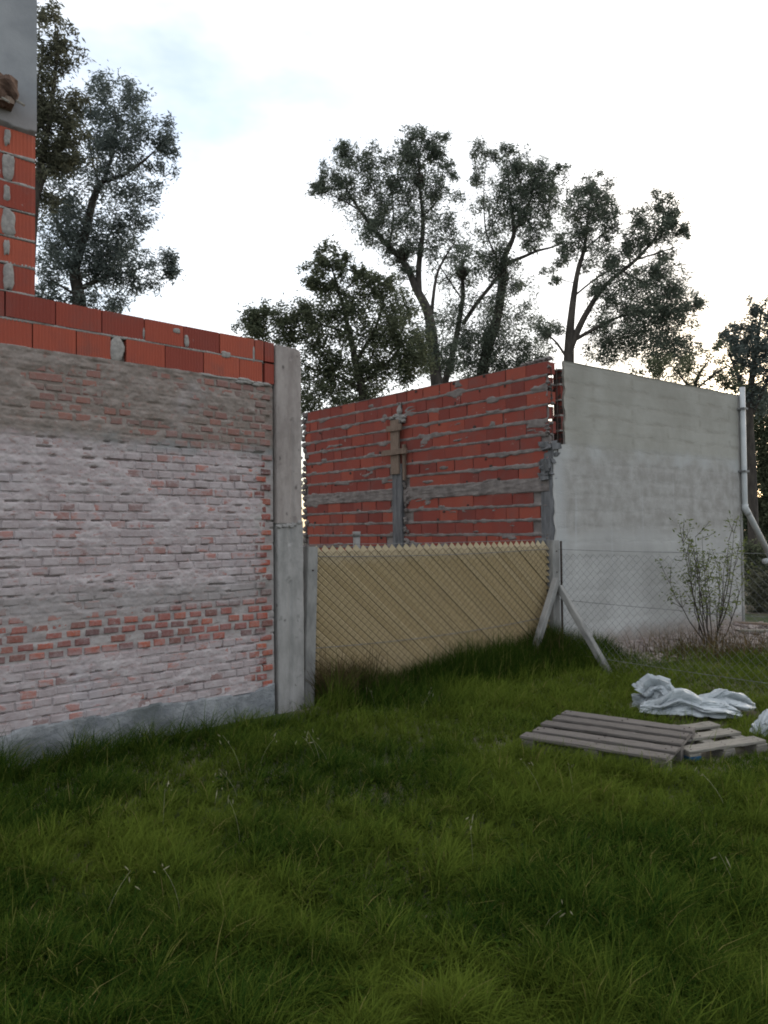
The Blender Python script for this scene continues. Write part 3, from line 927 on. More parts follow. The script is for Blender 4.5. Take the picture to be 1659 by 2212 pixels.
# ------------------------------------------------------------------ the slatted fence
FA = Vector((-.74, 7.12, 0)); FB = Vector((2.0, 9.12, 0))
FANG = math.atan2(FB.y - FA.y, FB.x - FA.x); FLEN = (FB - FA).length
fence = thing('slatted_fence', 'tan diagonal slat fence panel with sawtooth top between the wall and the corner post', 'fence', FA, FANG)
FM = fence.matrix_basis.copy()
m = NT('tan_slat', .85, .2)
p = m.coord(fence); r = m.rnd(); n1 = m.noise(p, 2.0, 4, .6); n2 = m.noise(p, 30, 4, .6)
x = m.xyz(p)
c = m.ramp(r, [(0, (.31, .232, .125)), (.5, (.34, .258, .143)), (1, (.375, .29, .17))])
c = m.mix(m.math('MULTIPLY', m.step(m.math('ADD', x['Z'], m.math('MULTIPLY', n1, .25)), 1.36, 1.5), .5), c, (.55, .46, .33))
c = m.mix(m.math('MULTIPLY', m.step(n1, .5, .75), .3), c, (.26, .2, .13))
m.col(c); m.bump(n2, .2, .004)
M_slat = m.m
PIT, SL = .0895, R(41)
SZT = 1.385
def slat(u_top, z_top, zbot, zt_is_top=True):
    """one band running down to the right; pointed upper end"""
    du = PIT
    ct, st = math.cos(SL), math.sin(SL)
    w = du * st * .93
    L = min((z_top - zbot) / st, (FLEN - .06 - u_top) / ct)
    if L < .05: return
    n = 6
    dirv = np.array([ct, 0, -st]); nrm = np.array([st, 0, ct])
    o = np.array([u_top, 0, z_top])
    V = []; F = []
    bow = random.uniform(-.004, .004)
    for k in range(n + 1):
        s = L * k / n
        c_ = o + dirv * s
        ub = c_[0] / FLEN
        y = -.006 + bow * math.sin(3.1 * k / n) + .004 * math.sin(ub * 7 + 1) * math.sin(c_[2] * 3.3)
        e = 0.004
        for q, (off, dy) in enumerate(((-.5, e * .5), (0, -.003), (.16, -.003), (.5, e * .5))):
            tip = .046 * (1 - 2 * abs(off)) if (k == 0 and zt_is_top) else 0
            V.append((c_[0] + off * du * .87 - tip * .2, y + dy, c_[2] + tip))
    b = len(V)
    for k in range(n):
        for q in range(3): F.append((4 * k + q, 4 * k + q + 1, 4 * k + 5 + q, 4 * k + 4 + q))
    V += [(a[0], a[1] + .004, a[2]) for a in V[:b]]
    F += [tuple(b + i for i in f[::-1]) for f in list(F)]
    mesh_obj('slat', V, F, M_slat, fence, FM)
ntop = int((FLEN - .14) / PIT)
for k in range(ntop):
    slat(.075 + (k + .5) * PIT, SZT + .004 * math.sin(k * 1.7), -.05)
for k in range(1, 20):
    zt = SZT - (k - .5) * PIT * math.tan(SL)
    if zt > .03: slat(.075, zt, -.05, False)
MB().box(.06, FLEN - .05, .03, .034, -.1, SZT - .012).obj('gap_shade_sheet', simple_mat('slat_gap_shade', (.045, .034, .022), (.08, .06, .04), 12), fence, FM)  # added dark sheet, standing in for the shade in the slat gaps
# woven wire in front of the slats and its tension wires
def chain_link(L, H, pitch, rise, y=0, z0=0, wob=.003, rad=.0022):
    mb = MB()
    nz = int(H / rise)
    n = int(L / pitch)
    for i in range(n + 1):
        pts = []
        for k in range(nz + 1):
            uu = i * pitch + (pitch / 2 if (k + i) % 2 else -pitch / 2)
            if uu < 0 or uu > L: uu = min(max(uu, 0), L)
            pts.append((uu + random.uniform(-wob, wob), y + (.003 if k % 2 else -.003), z0 + k * rise))
        mb.tube(pts, rad, 3, False)
    return mb
chain_link(FLEN - .16, SZT + .05, PIT / 2, PIT * math.tan(SL) * .5, -.018, -.03, .002, .0030).obj('wire_mesh', simple_mat('dull_tan_wire', (.13, .1, .06), (.21, .165, .1), 20, .1), fence, FM @ Matrix.Translation((.08, 0, 0)))
for zc, sag in ((1.44, .01), (1.33, .03), (.47, .05)):
    MB().tube([(.02 + (FLEN - .06) * t, -.024, zc - sag * 4 * t * (1 - t) + (.06 * t if zc < 1 else 0)) for t in np.linspace(0, 1, 13)], .003, 5).obj('tension_wire', M_wire, fence, FM)

def fence_post(name, label, loc, w, h, mat, tilt=(0, 0), rz=FANG):
    t = thing(name, label, 'post', loc, rz)
    M0 = t.matrix_basis @ Matrix.Rotation(tilt[0], 4, 'Y') @ Matrix.Rotation(tilt[1], 4, 'X')
    rough_column('shaft', -w / 2, w / 2, -w / 2, w / 2, -.15, h, mat, t, M0, 9, int(h * 100), .005)
    return t, M0
sp, spm = fence_post('concrete_post', 'short leaning concrete post beside the end column of the brick wall', (FA.x, FA.y, 0), .115, 1.42, M_post, (.035, 0))
MB().tube([(.0, -.07, 1.2), (.0, .07, 1.2)], .008, 5).obj('bolt', M_rust_and_shade, sp, spm)
cp, cpm = fence_post('concrete_post', 'concrete corner post with two slanting braces in front of the unfinished building', (FB.x + .02, FB.y, 0), .12, 1.43, M_post)
for zc in (.25, 1.05, 1.3): MB().tube([(.0, -.068, zc), (.0, .068, zc)], .008, 5).obj('bolt', M_rust_and_shade, cp, cpm)
def brace(p0, p1, w, mat, parent):
    p0, p1 = Vector(p0), Vector(p1)
    d = p1 - p0; L = d.length
    me = bevel_box_mesh('brace', w, w, L, mat, .008, 1, .0012, 6)
    M = Matrix.Translation((p0 + p1) / 2) @ d.to_track_quat('Z', 'Y').to_matrix().to_4x4()
    link('brace', me, parent, M)
fd = Vector((math.cos(FANG), math.sin(FANG), 0)); fn = Vector((math.sin(FANG), -math.cos(FANG), 0))
cpv = Vector((FB.x + .02, FB.y, 0))
brace(cpv - fd * .04 + fn * .09 + Vector((0, 0, .97)), cpv - fd * .66 + fn * .16 + Vector((0, 0, -.12)), .076, M_post, cp)
brace(cpv + fd * .02 + fn * .08 + Vector((0, 0, .88)), cpv + fd * .06 + fn * .78 + Vector((0, 0, -.12)), .076, M_post, cp)
wp, wpm = fence_post('timber_post', 'dark weathered post between the tan slats and the concrete corner post', (FB.x - .12, FB.y + .02, 0), .10, 1.46, M_post_dark)
MB().tube([(0, -.06, 1.1), (0, .06, 1.1)], .006, 5).obj('nail', M_rust_and_shade, wp, wpm)
# open chain link running back towards the viewer from the corner post
CANG = FANG - R(88)
cl = thing('chain_link_fence', 'thin wire chain link fence in front of the plastered wall', 'fence', cpv + fn * .06 + fd * .03, CANG)
CM = cl.matrix_basis.copy()
CLL = 3.2
chain_link(CLL, 1.36, .047, .045, 0, -.08, .003, .0016).obj('wire_mesh', M_wire, cl, CM @ Matrix.Translation((.06, 0, 0)))
for zc in (1.32, .72, .1):
    MB().tube([(.0 + (CLL + .08) * t, 0.006, zc - .06 * t * (1 - t)) for t in np.linspace(0, 1, 9)], .0026, 5).obj('tension_wire', M_wire, cl, CM)
MB().box(.035, .055, -.008, .008, -.1, 1.42).obj('tension_bar', M_rust_and_shade, cl, CM)
rough_column('end_post', CLL + .08, CLL + .19, -.055, .055, -.15, 1.43, M_post, cl, CM, 99, 77, .005)
# grey pipe behind the fence
gp = thing('pipe_post', 'grey pipe stub standing behind the tan slat fence', 'pipe', (-.31, 8.5, GZ), 0)
MB().tube([(0, 0, 0), (0, 0, 1.61)], .04, 12).obj('pipe', M_post, gp, gp.matrix_basis.copy(), True)
MB().tube([(0, 0, 1.56), (0, 0, 1.62)], .045, 12).obj('collar', M_post, gp, gp.matrix_basis.copy(), True)

# ------------------------------------------------------------------ pallets
def board(parent, M, L, W, H, mat, name='deck_board'):
    me = bevel_box_mesh(name, L, W, H, mat, .003, 1, .0012, 5)
    return link(name, me, parent, M)
def pallet(label, L, W, loc, yaw, pitch, roll, mat, nb, bw, stringers=True, block_mat=None, gaps=None):
    t = thing('pallet', label, 'pallet', (loc[0], loc[1], GZ), yaw, 'pallets lying in the grass')
    M0 = Matrix.Translation(loc) @ Matrix.Rotation(yaw, 4, 'Z') @ Matrix.Rotation(roll, 4, 'Y') @ Matrix.Rotation(pitch, 4, 'X')
    ys = gaps or [-W / 2 + bw / 2 + (W - bw) * k / (nb - 1) for k in range(nb)]
    for y in ys:
        board(t, M0 @ Matrix.Translation((random.uniform(-.012, .012), y + random.uniform(-.006, .006), -.011 + random.uniform(-.002, .003))) @ Matrix.Rotation(random.uniform(-.012, .012), 4, 'Z'), L + random.uniform(-.02, .01), bw, .02, mat)
    for y in ys:
        nb_ = MB()
        for x in (-L / 2 + .05, 0, L / 2 - .05):
            for q in (-.03, .03): nb_.tube([(x + q * .4, y + q, -.004), (x + q * .4, y + q, .0025)], .0055, 6)
        tag(nb_.obj('nail_heads', M_rust_and_shade, t, M0), kind='stuff')
    for k, x in enumerate((-L / 2 + .05, 0, L / 2 - .05)):
        board(t, M0 @ Matrix.Translation((x, 0, -.023 - .009)) @ Matrix.Rotation(R(90), 4, 'Z'), W, .095, .018, mat, 'cross_board')
        for j, y in enumerate((-W / 2 + .06, 0, W / 2 - .06)):
            mm = block_mat if (block_mat and k == 0 and j == 0) else mat
            me = bevel_box_mesh('block', .1, .12, .085, mm, .004, 1, .001)
            link('block', me, t, M0 @ Matrix.Translation((x, y, -.0845)))
    for y in (-W / 2 + .06, 0, W / 2 - .06):
        board(t, M0 @ Matrix.Translation((0, y, -.138)), L, .1, .02, mat, 'base_board')
    return t, M0
P1, P1M = pallet('weathered grey pallet with closely laid boards tilted on the grass', 1.0, .9, (1.621, 5.534, .088), R(-32.9), R(.3), R(.6), M_wood_grey, 5, .120)
P2, P2M = pallet('pale pallet with a blue painted corner block beneath the grey pallet', 0.68, .58, (2.31, 5.62, .03), R(18), 0, R(-1.0), M_wood_pale, 4, .12, True, M_blue, [-.23, .02, .23])

# ------------------------------------------------------------------ crumpled sacks
def sack(label, loc, path, rad, seed, rz=0.0, open_end=True, nu=84, nt=60, fold=.24):
    """thin creased tube: path of (x, y, z), rad = (half width, half height) along it"""
    path = np.array(path, float); rad = np.array(rad, float)
    rr = np.random.default_rng(seed)
    ts = np.linspace(0, len(path) - 1, nt)
    V = []; F = []
    kf = rr.integers(5, 8); ph0 = rr.uniform(0, 6.28, 6)
    tri = lambda a: 2 * abs((a / math.pi) % 2 - 1) - 1
    for j, t_ in enumerate(ts):
        i0 = min(int(t_), len(path) - 2); q = t_ - i0; q = q * q * (3 - 2 * q)
        c = path[i0] * (1 - q) + path[i0 + 1] * q; r_ = rad[i0] * (1 - q) + rad[i0 + 1] * q
        tg = path[min(i0 + 1, len(path) - 1)] - path[max(i0 - 0, 0)]; tg /= np.linalg.norm(tg)
        side = np.cross(tg, (0, 0, 1.0)); side = side / np.linalg.norm(side) if np.linalg.norm(side) > .2 else np.array([0, 1.0, 0])
        up = np.cross(side, tg)
        v = j / (nt - 1)
        for i in range(nu):
            a = 2 * math.pi * i / nu
            ca, sa = math.cos(a), math.sin(a)
            n1 = float(fbm(ca * 1.4 + v * 3 + seed, sa * 1.4 + v * 2, seed, 3))
            n2 = float(fbm(ca * 3.1 + v * 7, sa * 3.1 - v * 5 + seed, seed + 3, 2))
            crease = tri(a * kf + ph0[0] + 5 * n1 + v * 3) * fold + tri(a * 3 + v * 11 + 6 * n2 + ph0[1]) * fold * .6 - .8 * fold * math.exp(-abs(n2 - .5) * 22)
            k = 1 + crease + .7 * (n1 - .5)
            p = c + side * (ca * r_[0] * k) + up * (sa * r_[1] * k)
            V.append((p[0], p[1], max(p[2], .004 * n2)))
    for j in range(nt - 1):
        for i in range(nu):
            F.append((j * nu + i, j * nu + (i + 1) % nu, (j + 1) * nu + (i + 1) % nu, (j + 1) * nu + i))
    o = mesh_obj('plastic_sack', V, F, M_bag, None, Matrix.Translation((loc[0], loc[1], GZ + .02)) @ Matrix.Rotation(rz, 4, 'Z'))
    return tag(o, label, 'sack', 'white sacks dumped in the grass')
sack('white sack end standing up at the left of the dumped sacks', (2.36, 6.82),
     [(-.02, 0, .0), (-.02, 0, .10), (.02, -.01, .17), (.10, -.03, .19), (.15, -.05, .13)], [(.13, .12), (.13, .12), (.115, .10), (.10, .075), (.10, .06)], 3)
sack('long crumpled white sack lying right behind the grey pallet', (2.60, 6.50),
     [(-.36, .10, .05), (-.26, .04, .06), (-.10, .02, .11), (.06, .0, .07), (.25, -.02, .06), (.36, -.04, .03), (.40, -.04, .02)], [(.13, .04), (.14, .055), (.15, .095), (.15, .065), (.13, .06), (.06, .03), (.01, .01)], 8, -.1)
sack('pale white sack at the back right of the dumped sacks', (2.93, 6.68),
     [(-.28, 0, .03), (-.2, .02, .05), (.0, 0, .10), (.18, -.02, .06), (.27, -.03, .03), (.3, -.03, .02)], [(.03, .02), (.12, .055), (.16, .085), (.13, .06), (.06, .03), (.01, .01)], 14, .1)
sack('small white sack at the right edge beyond the pale pallet', (2.93, 5.80),
     [(-.14, 0, .03), (-.08, .02, .06), (.04, 0, .10), (.14, -.02, .05), (.2, -.03, .03)], [(.02, .02), (.09, .06), (.11, .09), (.09, .05), (.02, .02)], 21, .5)

# ------------------------------------------------------------------ trees
def cam_blob(b, D):
    c = at(b[0], b[1], D + (b[5] if len(b) > 5 else 0))
    k = D / FPX
    return c, b[2] * k, b[3] * k, (b[4] if len(b) > 4 else 1.0)

def leaf_cloud(C, n_each, spread, size, asp, droop, rng):
    """rhombic leaves round cluster centres C (k,3)"""
    n = len(C) * n_each
    ax = rng.normal(0, 1, (len(C), 3)) + np.array([0, 0, -.5]); ax /= np.linalg.norm(ax, axis=1)[:, None]
    P = np.repeat(C, n_each, 0) + rng.normal(0, .62, (n, 3)) * np.repeat(spread, n_each)[:, None]
    P = P + np.repeat(ax, n_each, 0) * (rng.normal(0, 1.05, n) * np.repeat(spread, n_each))[:, None]
    D = rng.normal(0, 1, (n, 3)); D[:, 2] = D[:, 2] * .6 - droop
    D /= np.linalg.norm(D, axis=1)[:, None]
    B = np.cross(D, rng.normal(0, 1, (n, 3))); B /= np.linalg.norm(B, axis=1)[:, None] + 1e-9
    L = size * rng.uniform(.6, 1.3, n)[:, None]; W = L * asp
    V = np.stack([P, P + D * L * .45 + B * W * .5, P + D * L, P + D * L * .45 - B * W * .5], 1).reshape(-1, 3)
    Q = np.arange(n * 4).reshape(n, 4)
    return V, Q

def tree(name, label, D, limbs, blobs, leafm, barkm, seed, dens=1.0, leaf=.15, asp=.26, droop=.5, group='trees behind the walls', base=None, clump=.45):
    rng = np.random.default_rng(seed)
    first = limbs[0][0]
    b0 = at(first[0], first[1], D)
    root_xy = (b0[0], D) if base is None else base
    t = thing(name, label, 'tree', (root_xy[0], root_xy[1], GZ), 0, group)
    TM = t.matrix_basis.copy(); inv = np.array([root_xy[0], root_xy[1], GZ])
    mb = MB(); nodes = []
    def smooth_path(P, rad, sub=4):
        P = np.array(P); out = []; rr = []
        for i in range(len(P) - 1):
            p0, p1, p2, p3 = P[max(i - 1, 0)], P[i], P[i + 1], P[min(i + 2, len(P) - 1)]
            for s in range(sub):
                q = s / sub
                out.append(.5 * (2 * p1 + (p2 - p0) * q + (2 * p0 - 5 * p1 + 4 * p2 - p3) * q * q + (3 * p1 - p0 - 3 * p2 + p3) * q ** 3))
                rr.append(rad[i] * (1 - q) + rad[i + 1] * q)
        out.append(P[-1]); rr.append(rad[-1])
        return out, rr
    for li, l in enumerate(limbs):
        P = [at(p[0], p[1], D + (p[3] if len(p) > 3 else 0)) for p in l]
        rad = [p[2] for p in l]
        if li == 0:
            P = [np.array([root_xy[0], root_xy[1], GZ - .1])] + P; rad = [rad[0] * 1.25] + rad
        P, rad = smooth_path(P, rad)
        rad = [r_ * .6 for r_ in rad]
        mb.tube([p - inv for p in P], rad, 8)
        nodes += [(p, r) for p, r in zip(P, rad)]
    N = np.array([n[0] for n in nodes]); NR = np.array([n[1] for n in nodes])
    C, SP = [], []
    for b in blobs:
        c, rx, ry, w = cam_blob(b, D)
        rx *= 1.16; ry *= 1.16
        k = max(5, int(dens * w * 16 * math.sqrt(rx * ry / .35)))
        d = rng.normal(0, 1, (k, 3)); d /= np.linalg.norm(d, axis=1)[:, None]
        d *= rng.uniform(.1, 1.08, k)[:, None] ** .5
        C.append(c + d * np.array([rx, (rx + ry) * .55, ry])); SP.append(np.full(k, clump * .55 * math.sqrt(rx * ry)))
    C = np.vstack(C); SP = np.concatenate(SP)
    # twigs: each cluster joins the nearest wood already there
    dist = np.min(np.linalg.norm(C[:, None, :] - N[None, ::2, :], axis=2), axis=1)
    for ci in np.argsort(dist):
        c = C[ci]
        dd = np.linalg.norm(N - c, axis=1) + np.maximum(0, N[:, 2] - c[2]) * .8
        j = int(np.argmin(dd)); a = N[j]
        L = np.linalg.norm(c - a)
        if L < .05 or L > 4: continue
        r0 = min(NR[j] * .7, .008 + .012 * L)
        mid = (a + c) / 2 + rng.normal(0, .08, 3) * L + np.array([0, 0, -.08 * L])
        pts = [a, mid, c]; rr = [r0, r0 * .75, r0 * .45]
        mb.tube([p - inv for p in pts], rr, 4, False)
        N = np.vstack([N, mid[None], c[None]]); NR = np.concatenate([NR, [r0 * .8, r0 * .6]])
    mb.obj('trunk', barkm, t, TM, True)
    V, Q = leaf_cloud(C, 104, SP, leaf * .78, asp, droop, rng)
    quads_obj('crown', V - inv, Q, leafm, t, TM)
    return t

tree('eucalyptus_tree', 'tall brownish tree rising just behind the tall wall at the left edge', 14,
     [[(52, 800, .22), (60, 600, .2), (75, 430, .15), (100, 300, .09), (120, 160, .05), (125, 60, .02)], [(75, 430, .1), (120, 330, .05), (165, 240, .02)], [(100, 300, .06), (80, 200, .03), (95, 100, .015)]],
     [(105, 30, 30, 30, .4), (120, 75, 45, 40, .6), (145, 105, 32, 35, .7), (100, 130, 40, 40), (95, 200, 42, 45), (120, 255, 45, 45), (155, 270, 38, 40), (100, 320, 45, 40), (140, 330, 45, 30), (90, 400, 40, 45), (160, 210, 28, 25, .6), (60, 300, 60, 60), (40, 200, 60, 60)],
     M_leaf_olive, M_bark, 1, 1.1, .13, .3, .35)
tree('eucalyptus_tree', 'broad feathery tree with open crown above the red capping bricks of the near wall', 16,
     [[(172, 720, .24), (170, 640, .22), (162, 580, .19), (185, 500, .15), (203, 425, .12), (222, 392, .1)], [(222, 392, .09), (265, 378, .06), (305, 352, .045), (335, 325, .02)], [(225, 390, .07), (243, 330, .05), (252, 270, .035), (245, 215, .015)],
      [(215, 400, .05), (200, 350, .03), (190, 300, .015)], [(172, 625, .09), (225, 600, .06), (285, 585, .04), (335, 570, .015)], [(170, 560, .07), (130, 500, .04), (110, 450, .02)], [(168, 640, .06), (120, 610, .035), (90, 590, .02)]],
     [(225, 185, 40, 28, .6), (270, 205, 35, 30, .6), (235, 235, 50, 40, .8), (285, 245, 40, 40, .8), (330, 290, 40, 38, .8), (362, 305, 20, 40, .6), (290, 310, 60, 45, .8), (200, 280, 45, 45, .8), (235, 330, 60, 40), (350, 350, 30, 22, .5), (250, 390, 75, 40, .8), (310, 415, 35, 35, .7),
      (170, 390, 50, 50), (280, 460, 45, 45, .9), (165, 480, 60, 50), (210, 520, 60, 45, 1.2), (260, 520, 45, 40), (120, 470, 45, 50), (120, 560, 45, 50), (180, 580, 60, 45, 1.3), (250, 575, 55, 30, 1.2), (340, 572, 38, 28, .9), (300, 600, 40, 25, .7), (250, 630, 45, 30, .8), (105, 640, 35, 30, .8), (365, 565, 18, 26, .7), (230, 660, 60, 22, .7), (140, 650, 40, 25)],
     M_leaf_grey, M_bark, 2, 1.3, .12, .3, .3)
tree('leafy_tree', 'dense low rounded tree filling the gap between the end column and the red brick side', 17,
     [[(795, 960, .2), (785, 860, .18), (770, 790, .14), (755, 720, .1), (735, 640, .06), (715, 575, .02)], [(790, 850, .1), (740, 818, .07), (685, 800, .04), (640, 780, .02)], [(770, 780, .08), (810, 710, .06), (830, 650, .02)], [(750, 720, .06), (690, 700, .04), (620, 690, .03), (560, 690, .012)], [(780, 830, .08), (840, 780, .05), (880, 730, .02)]],
     [(715, 555, 32, 24, 1.1), (730, 590, 28, 26), (682, 590, 26, 26, 1.1), (690, 622, 30, 22), (772, 592, 20, 16), (800, 615, 35, 24, 1.2), (835, 635, 35, 30, 1.2), (740, 660, 45, 40, .8), (690, 670, 35, 35), (640, 685, 42, 30, 1.2), (575, 685, 40, 22, 1.1), (540, 700, 28, 22, 1.0), (800, 690, 70, 50, 1.3), (860, 690, 42, 50, 1.2), (700, 735, 50, 45, 1.2), (640, 730, 45, 30, 1.1), (760, 760, 70, 50, 1.3), (850, 760, 60, 50, 1.3), (690, 800, 50, 40, 1.1), (760, 830, 70, 40, 1.2), (700, 860, 50, 40, 1.1), (890, 790, 40, 35, 1.1), (660, 870, 40, 50), (580, 720, 50, 25), (820, 810, 60, 36, 1.1), (900, 740, 36, 40, 1.0), (740, 870, 60, 30, 1.0), (600, 700, 40, 26, 1.0), (750, 640, 36, 30, .9)],
     M_leaf_dense, M_bark, 3, 1.15, .12, .34, .25)
tree('eucalyptus_tree', 'tallest forked eucalyptus leaning left above the red brick side', 22,
     [[(946, 900, .34), (942, 820, .3), (927, 685, .25), (897, 620, .2), (877, 573, .16), (827, 519, .12), (777, 454, .08), (752, 415, .05), (725, 380, .02)], [(905, 635, .17), (904, 590, .15), (907, 550, .13), (914, 489, .1), (908, 411, .07), (904, 338, .04), (915, 295, .02)], [(931, 690, .1), (942, 600, .07), (962, 555, .05), (985, 520, .02)],
      [(777, 454, .05), (735, 430, .035), (690, 412, .015)], [(840, 530, .06), (850, 470, .04), (845, 400, .02)], [(912, 470, .05), (945, 430, .03), (960, 380, .015)]],
     [(890, 295, 32, 20, .9), (935, 300, 25, 20, .7), (900, 325, 45, 24, 1.3), (880, 355, 36, 28, 1.2), (925, 350, 34, 28, .9), (760, 335, 40, 22, .6), (735, 320, 20, 14, .5), (805, 350, 40, 26, .9), (720, 370, 28, 18, .6), (760, 375, 42, 26, .7), (692, 405, 24, 14, .9), (725, 415, 36, 20, .8), (770, 420, 42, 28, 1.0), (830, 390, 45, 30, .6), (880, 400, 40, 32, 1.1), (800, 460, 42, 32, 1.2), (850, 440, 45, 35, .7), (905, 440, 40, 40, .8), (955, 395, 26, 28, .6), (940, 430, 32, 36, .8), (975, 365, 18, 22, .4), (825, 505, 45, 28, 1.2), (870, 500, 40, 40, .7), (860, 545, 40, 26, 1.1), (920, 500, 40, 40, .6), (960, 500, 40, 45, .5), (975, 540, 45, 40, .45), (880, 590, 25, 20, .6), (925, 560, 30, 30, .4), (900, 700, 40, 40, .8), (915, 770, 40, 40, .9), (960, 770, 36, 36, .7), (700, 395, 18, 12, .6), (745, 345, 30, 20, .5), (820, 420, 40, 30, .5), (965, 450, 30, 40, .5)],
     M_leaf_dark, M_bark_pale, 4, 1.15, .15, .24, .45)
tree('eucalyptus_tree', 'twin stemmed eucalyptus with dark nests in the middle of the row', 24,
     [[(1040, 900, .34), (1045, 785, .3), (1073, 690, .26), (1085, 610, .22), (1090, 555, .17), (1110, 505, .11), (1102, 430, .07), (1095, 360, .03)], [(960, 830, .2), (968, 800, .18), (985, 731, .15), (1000, 640, .12), (998, 585, .09), (1010, 530, .02)], [(1000, 700, .12), (1030, 655, .11), (1062, 615, .1), (1082, 590, .08)],
      [(1092, 570, .12), (1130, 555, .09), (1161, 542, .07), (1195, 533, .05), (1220, 520, .02)], [(1108, 505, .07), (1140, 450, .05), (1155, 390, .02)], [(1075, 560, .06), (1050, 500, .04), (1045, 420, .03), (1050, 350, .012)], [(1000, 650, .05), (960, 590, .035), (940, 560, .015)]],
     [(1045, 325, 35, 18, .7), (1080, 330, 30, 20, .6), (1040, 370, 26, 32, .6), (1095, 365, 30, 32, .7), (1145, 365, 36, 26, 1.1), (1160, 395, 36, 30, 1.1), (1100, 420, 42, 36, 1.2), (1150, 440, 42, 32, 1.1), (1195, 385, 26, 26, .5), (1060, 450, 36, 42, .6), (1110, 480, 44, 32, 1.2), (1165, 485, 34, 26, .8), (1050, 520, 40, 36, .6), (1130, 520, 42, 22, .7), (1010, 530, 40, 36, .5), (1088, 590, 32, 36, 1.2), (1015, 590, 30, 36, .6), (960, 600, 36, 40, .45), (1010, 690, 46, 50, .8), (1078, 690, 38, 60, 1.3), (1125, 640, 26, 46, .5), (1130, 710, 36, 40, .6), (975, 690, 36, 40, .6), (1045, 750, 50, 40, 1.2), (1000, 770, 40, 36, .8), (1090, 770, 40, 30, .9), (1210, 370, 18, 15, .4), (1150, 760, 40, 30, .8), (940, 790, 40, 30, .8), (1030, 800, 50, 26, 1.0), (1120, 790, 40, 22, .9), (1190, 440, 26, 40, .6), (1070, 560, 36, 30, .7)],
     M_leaf_dark, M_bark, 5, 1.25, .16, .24, .5)
tree('eucalyptus_tree', 'wide spreading tree with a long right limb above the plastered wall', 21,
     [[(1228, 920, .3), (1229, 770, .24), (1234, 685, .17), (1247, 591, .12), (1262, 538, .09), (1269, 478, .05), (1275, 420, .02)], [(1232, 752, .17), (1262, 685, .14), (1307, 617, .11), (1374, 561, .085), (1419, 508, .06), (1433, 470, .04), (1430, 430, .015)], [(1240, 735, .1), (1299, 702, .08), (1348, 681, .05), (1400, 670, .02)], [(1226, 775, .07), (1200, 738, .05), (1176, 718, .02)],
      [(1240, 640, .05), (1290, 600, .045), (1340, 575, .03), (1380, 590, .015)], [(1345, 585, .06), (1370, 600, .045), (1420, 620, .02)], [(1262, 540, .05), (1310, 500, .035), (1350, 480, .015)], [(1374, 561, .05), (1440, 540, .03), (1470, 530, .01)]],
     [(1275, 395, 26, 22, .6), (1300, 400, 22, 26, .5), (1262, 425, 36, 28, 1.0), (1250, 465, 42, 30, 1.0), (1300, 445, 36, 30, .9), (1245, 505, 42, 26, 1.0), (1290, 485, 40, 26, .9), (1340, 480, 40, 22, .8), (1385, 485, 36, 22, .8), (1422, 435, 20, 26, .7), (1440, 455, 24, 24, .9), (1455, 480, 24, 24, .7), (1465, 500, 22, 18, .6), (1420, 500, 32, 24, .9), (1320, 545, 42, 22, .9), (1280, 550, 36, 26, .6), (1370, 530, 40, 20, .8), (1400, 590, 46, 24, 1.1), (1440, 610, 36, 36, 1.2), (1385, 635, 55, 34, 1.3), (1455, 660, 38, 40, 1.3), (1320, 620, 42, 28, .8), (1290, 640, 36, 22, .6), (1410, 690, 60, 40, 1.3), (1490, 680, 28, 32, .9), (1510, 660, 16, 22, .5), (1330, 660, 40, 22, .7), (1300, 720, 46, 26, .9), (1180, 710, 32, 22, 1.0), (1195, 590, 20, 20, .35), (1210, 560, 22, 22, .4), (1380, 760, 70, 32, 1.1), (1440, 745, 46, 36, 1.1), (1300, 765, 40, 22, .8), (1480, 740, 32, 32, .8), (1340, 520, 36, 20, .8), (1310, 590, 40, 22, .7), (1370, 690, 60, 36, 1.1), (1440, 560, 30, 22, .6), (1350, 730, 60, 30, 1.0), (1450, 790, 50, 24, 1.0), (1230, 545, 26, 26, .6)],
     M_leaf_dark, M_bark, 6, 1.25, .14, .26, .4)
tree('leafy_tree', 'bluish dark tree with ragged top at the right edge', 19,
     [[(1628, 1160, .22), (1622, 1000, .2), (1618, 880, .17), (1632, 760, .1), (1645, 670, .03)], [(1620, 880, .09), (1590, 800, .06), (1570, 750, .02)], [(1622, 900, .09), (1655, 830, .06), (1690, 760, .03)]],
     [(1640, 655, 22, 20, .6), (1645, 690, 30, 26, 1.0), (1600, 720, 36, 20, .9), (1570, 738, 22, 16, .9), (1630, 730, 40, 30, 1.3), (1600, 765, 36, 26, 1.3), (1650, 780, 40, 36, 1.3), (1620, 810, 36, 26, 1.0), (1700, 720, 50, 50), (1720, 800, 60, 60), (1650, 860, 36, 30, .7), (1610, 850, 22, 22, .6)],
     M_leaf_grey, M_bark, 7, 1.2, .13, .3, .3)
tree('leafy_tree', 'thin twiggy low tree peeking over the far end of the plastered wall', 18,
     [[(1500, 1020, .12), (1498, 880, .1), (1505, 820, .07), (1530, 780, .03)], [(1500, 850, .05), (1460, 800, .03), (1440, 780, .012)], [(1505, 840, .05), (1555, 800, .03), (1590, 790, .012)]],
     [(1475, 790, 36, 26, .7), (1530, 770, 40, 22, .6), (1560, 800, 36, 26, .7), (1500, 815, 46, 22, 1.0), (1585, 825, 26, 22, .7), (1430, 795, 36, 20, .8), (1545, 830, 46, 20, 1.0), (1400, 800, 30, 16, .8)],
     M_leaf_dense, M_bark, 8, .9, .10, .34, .2)
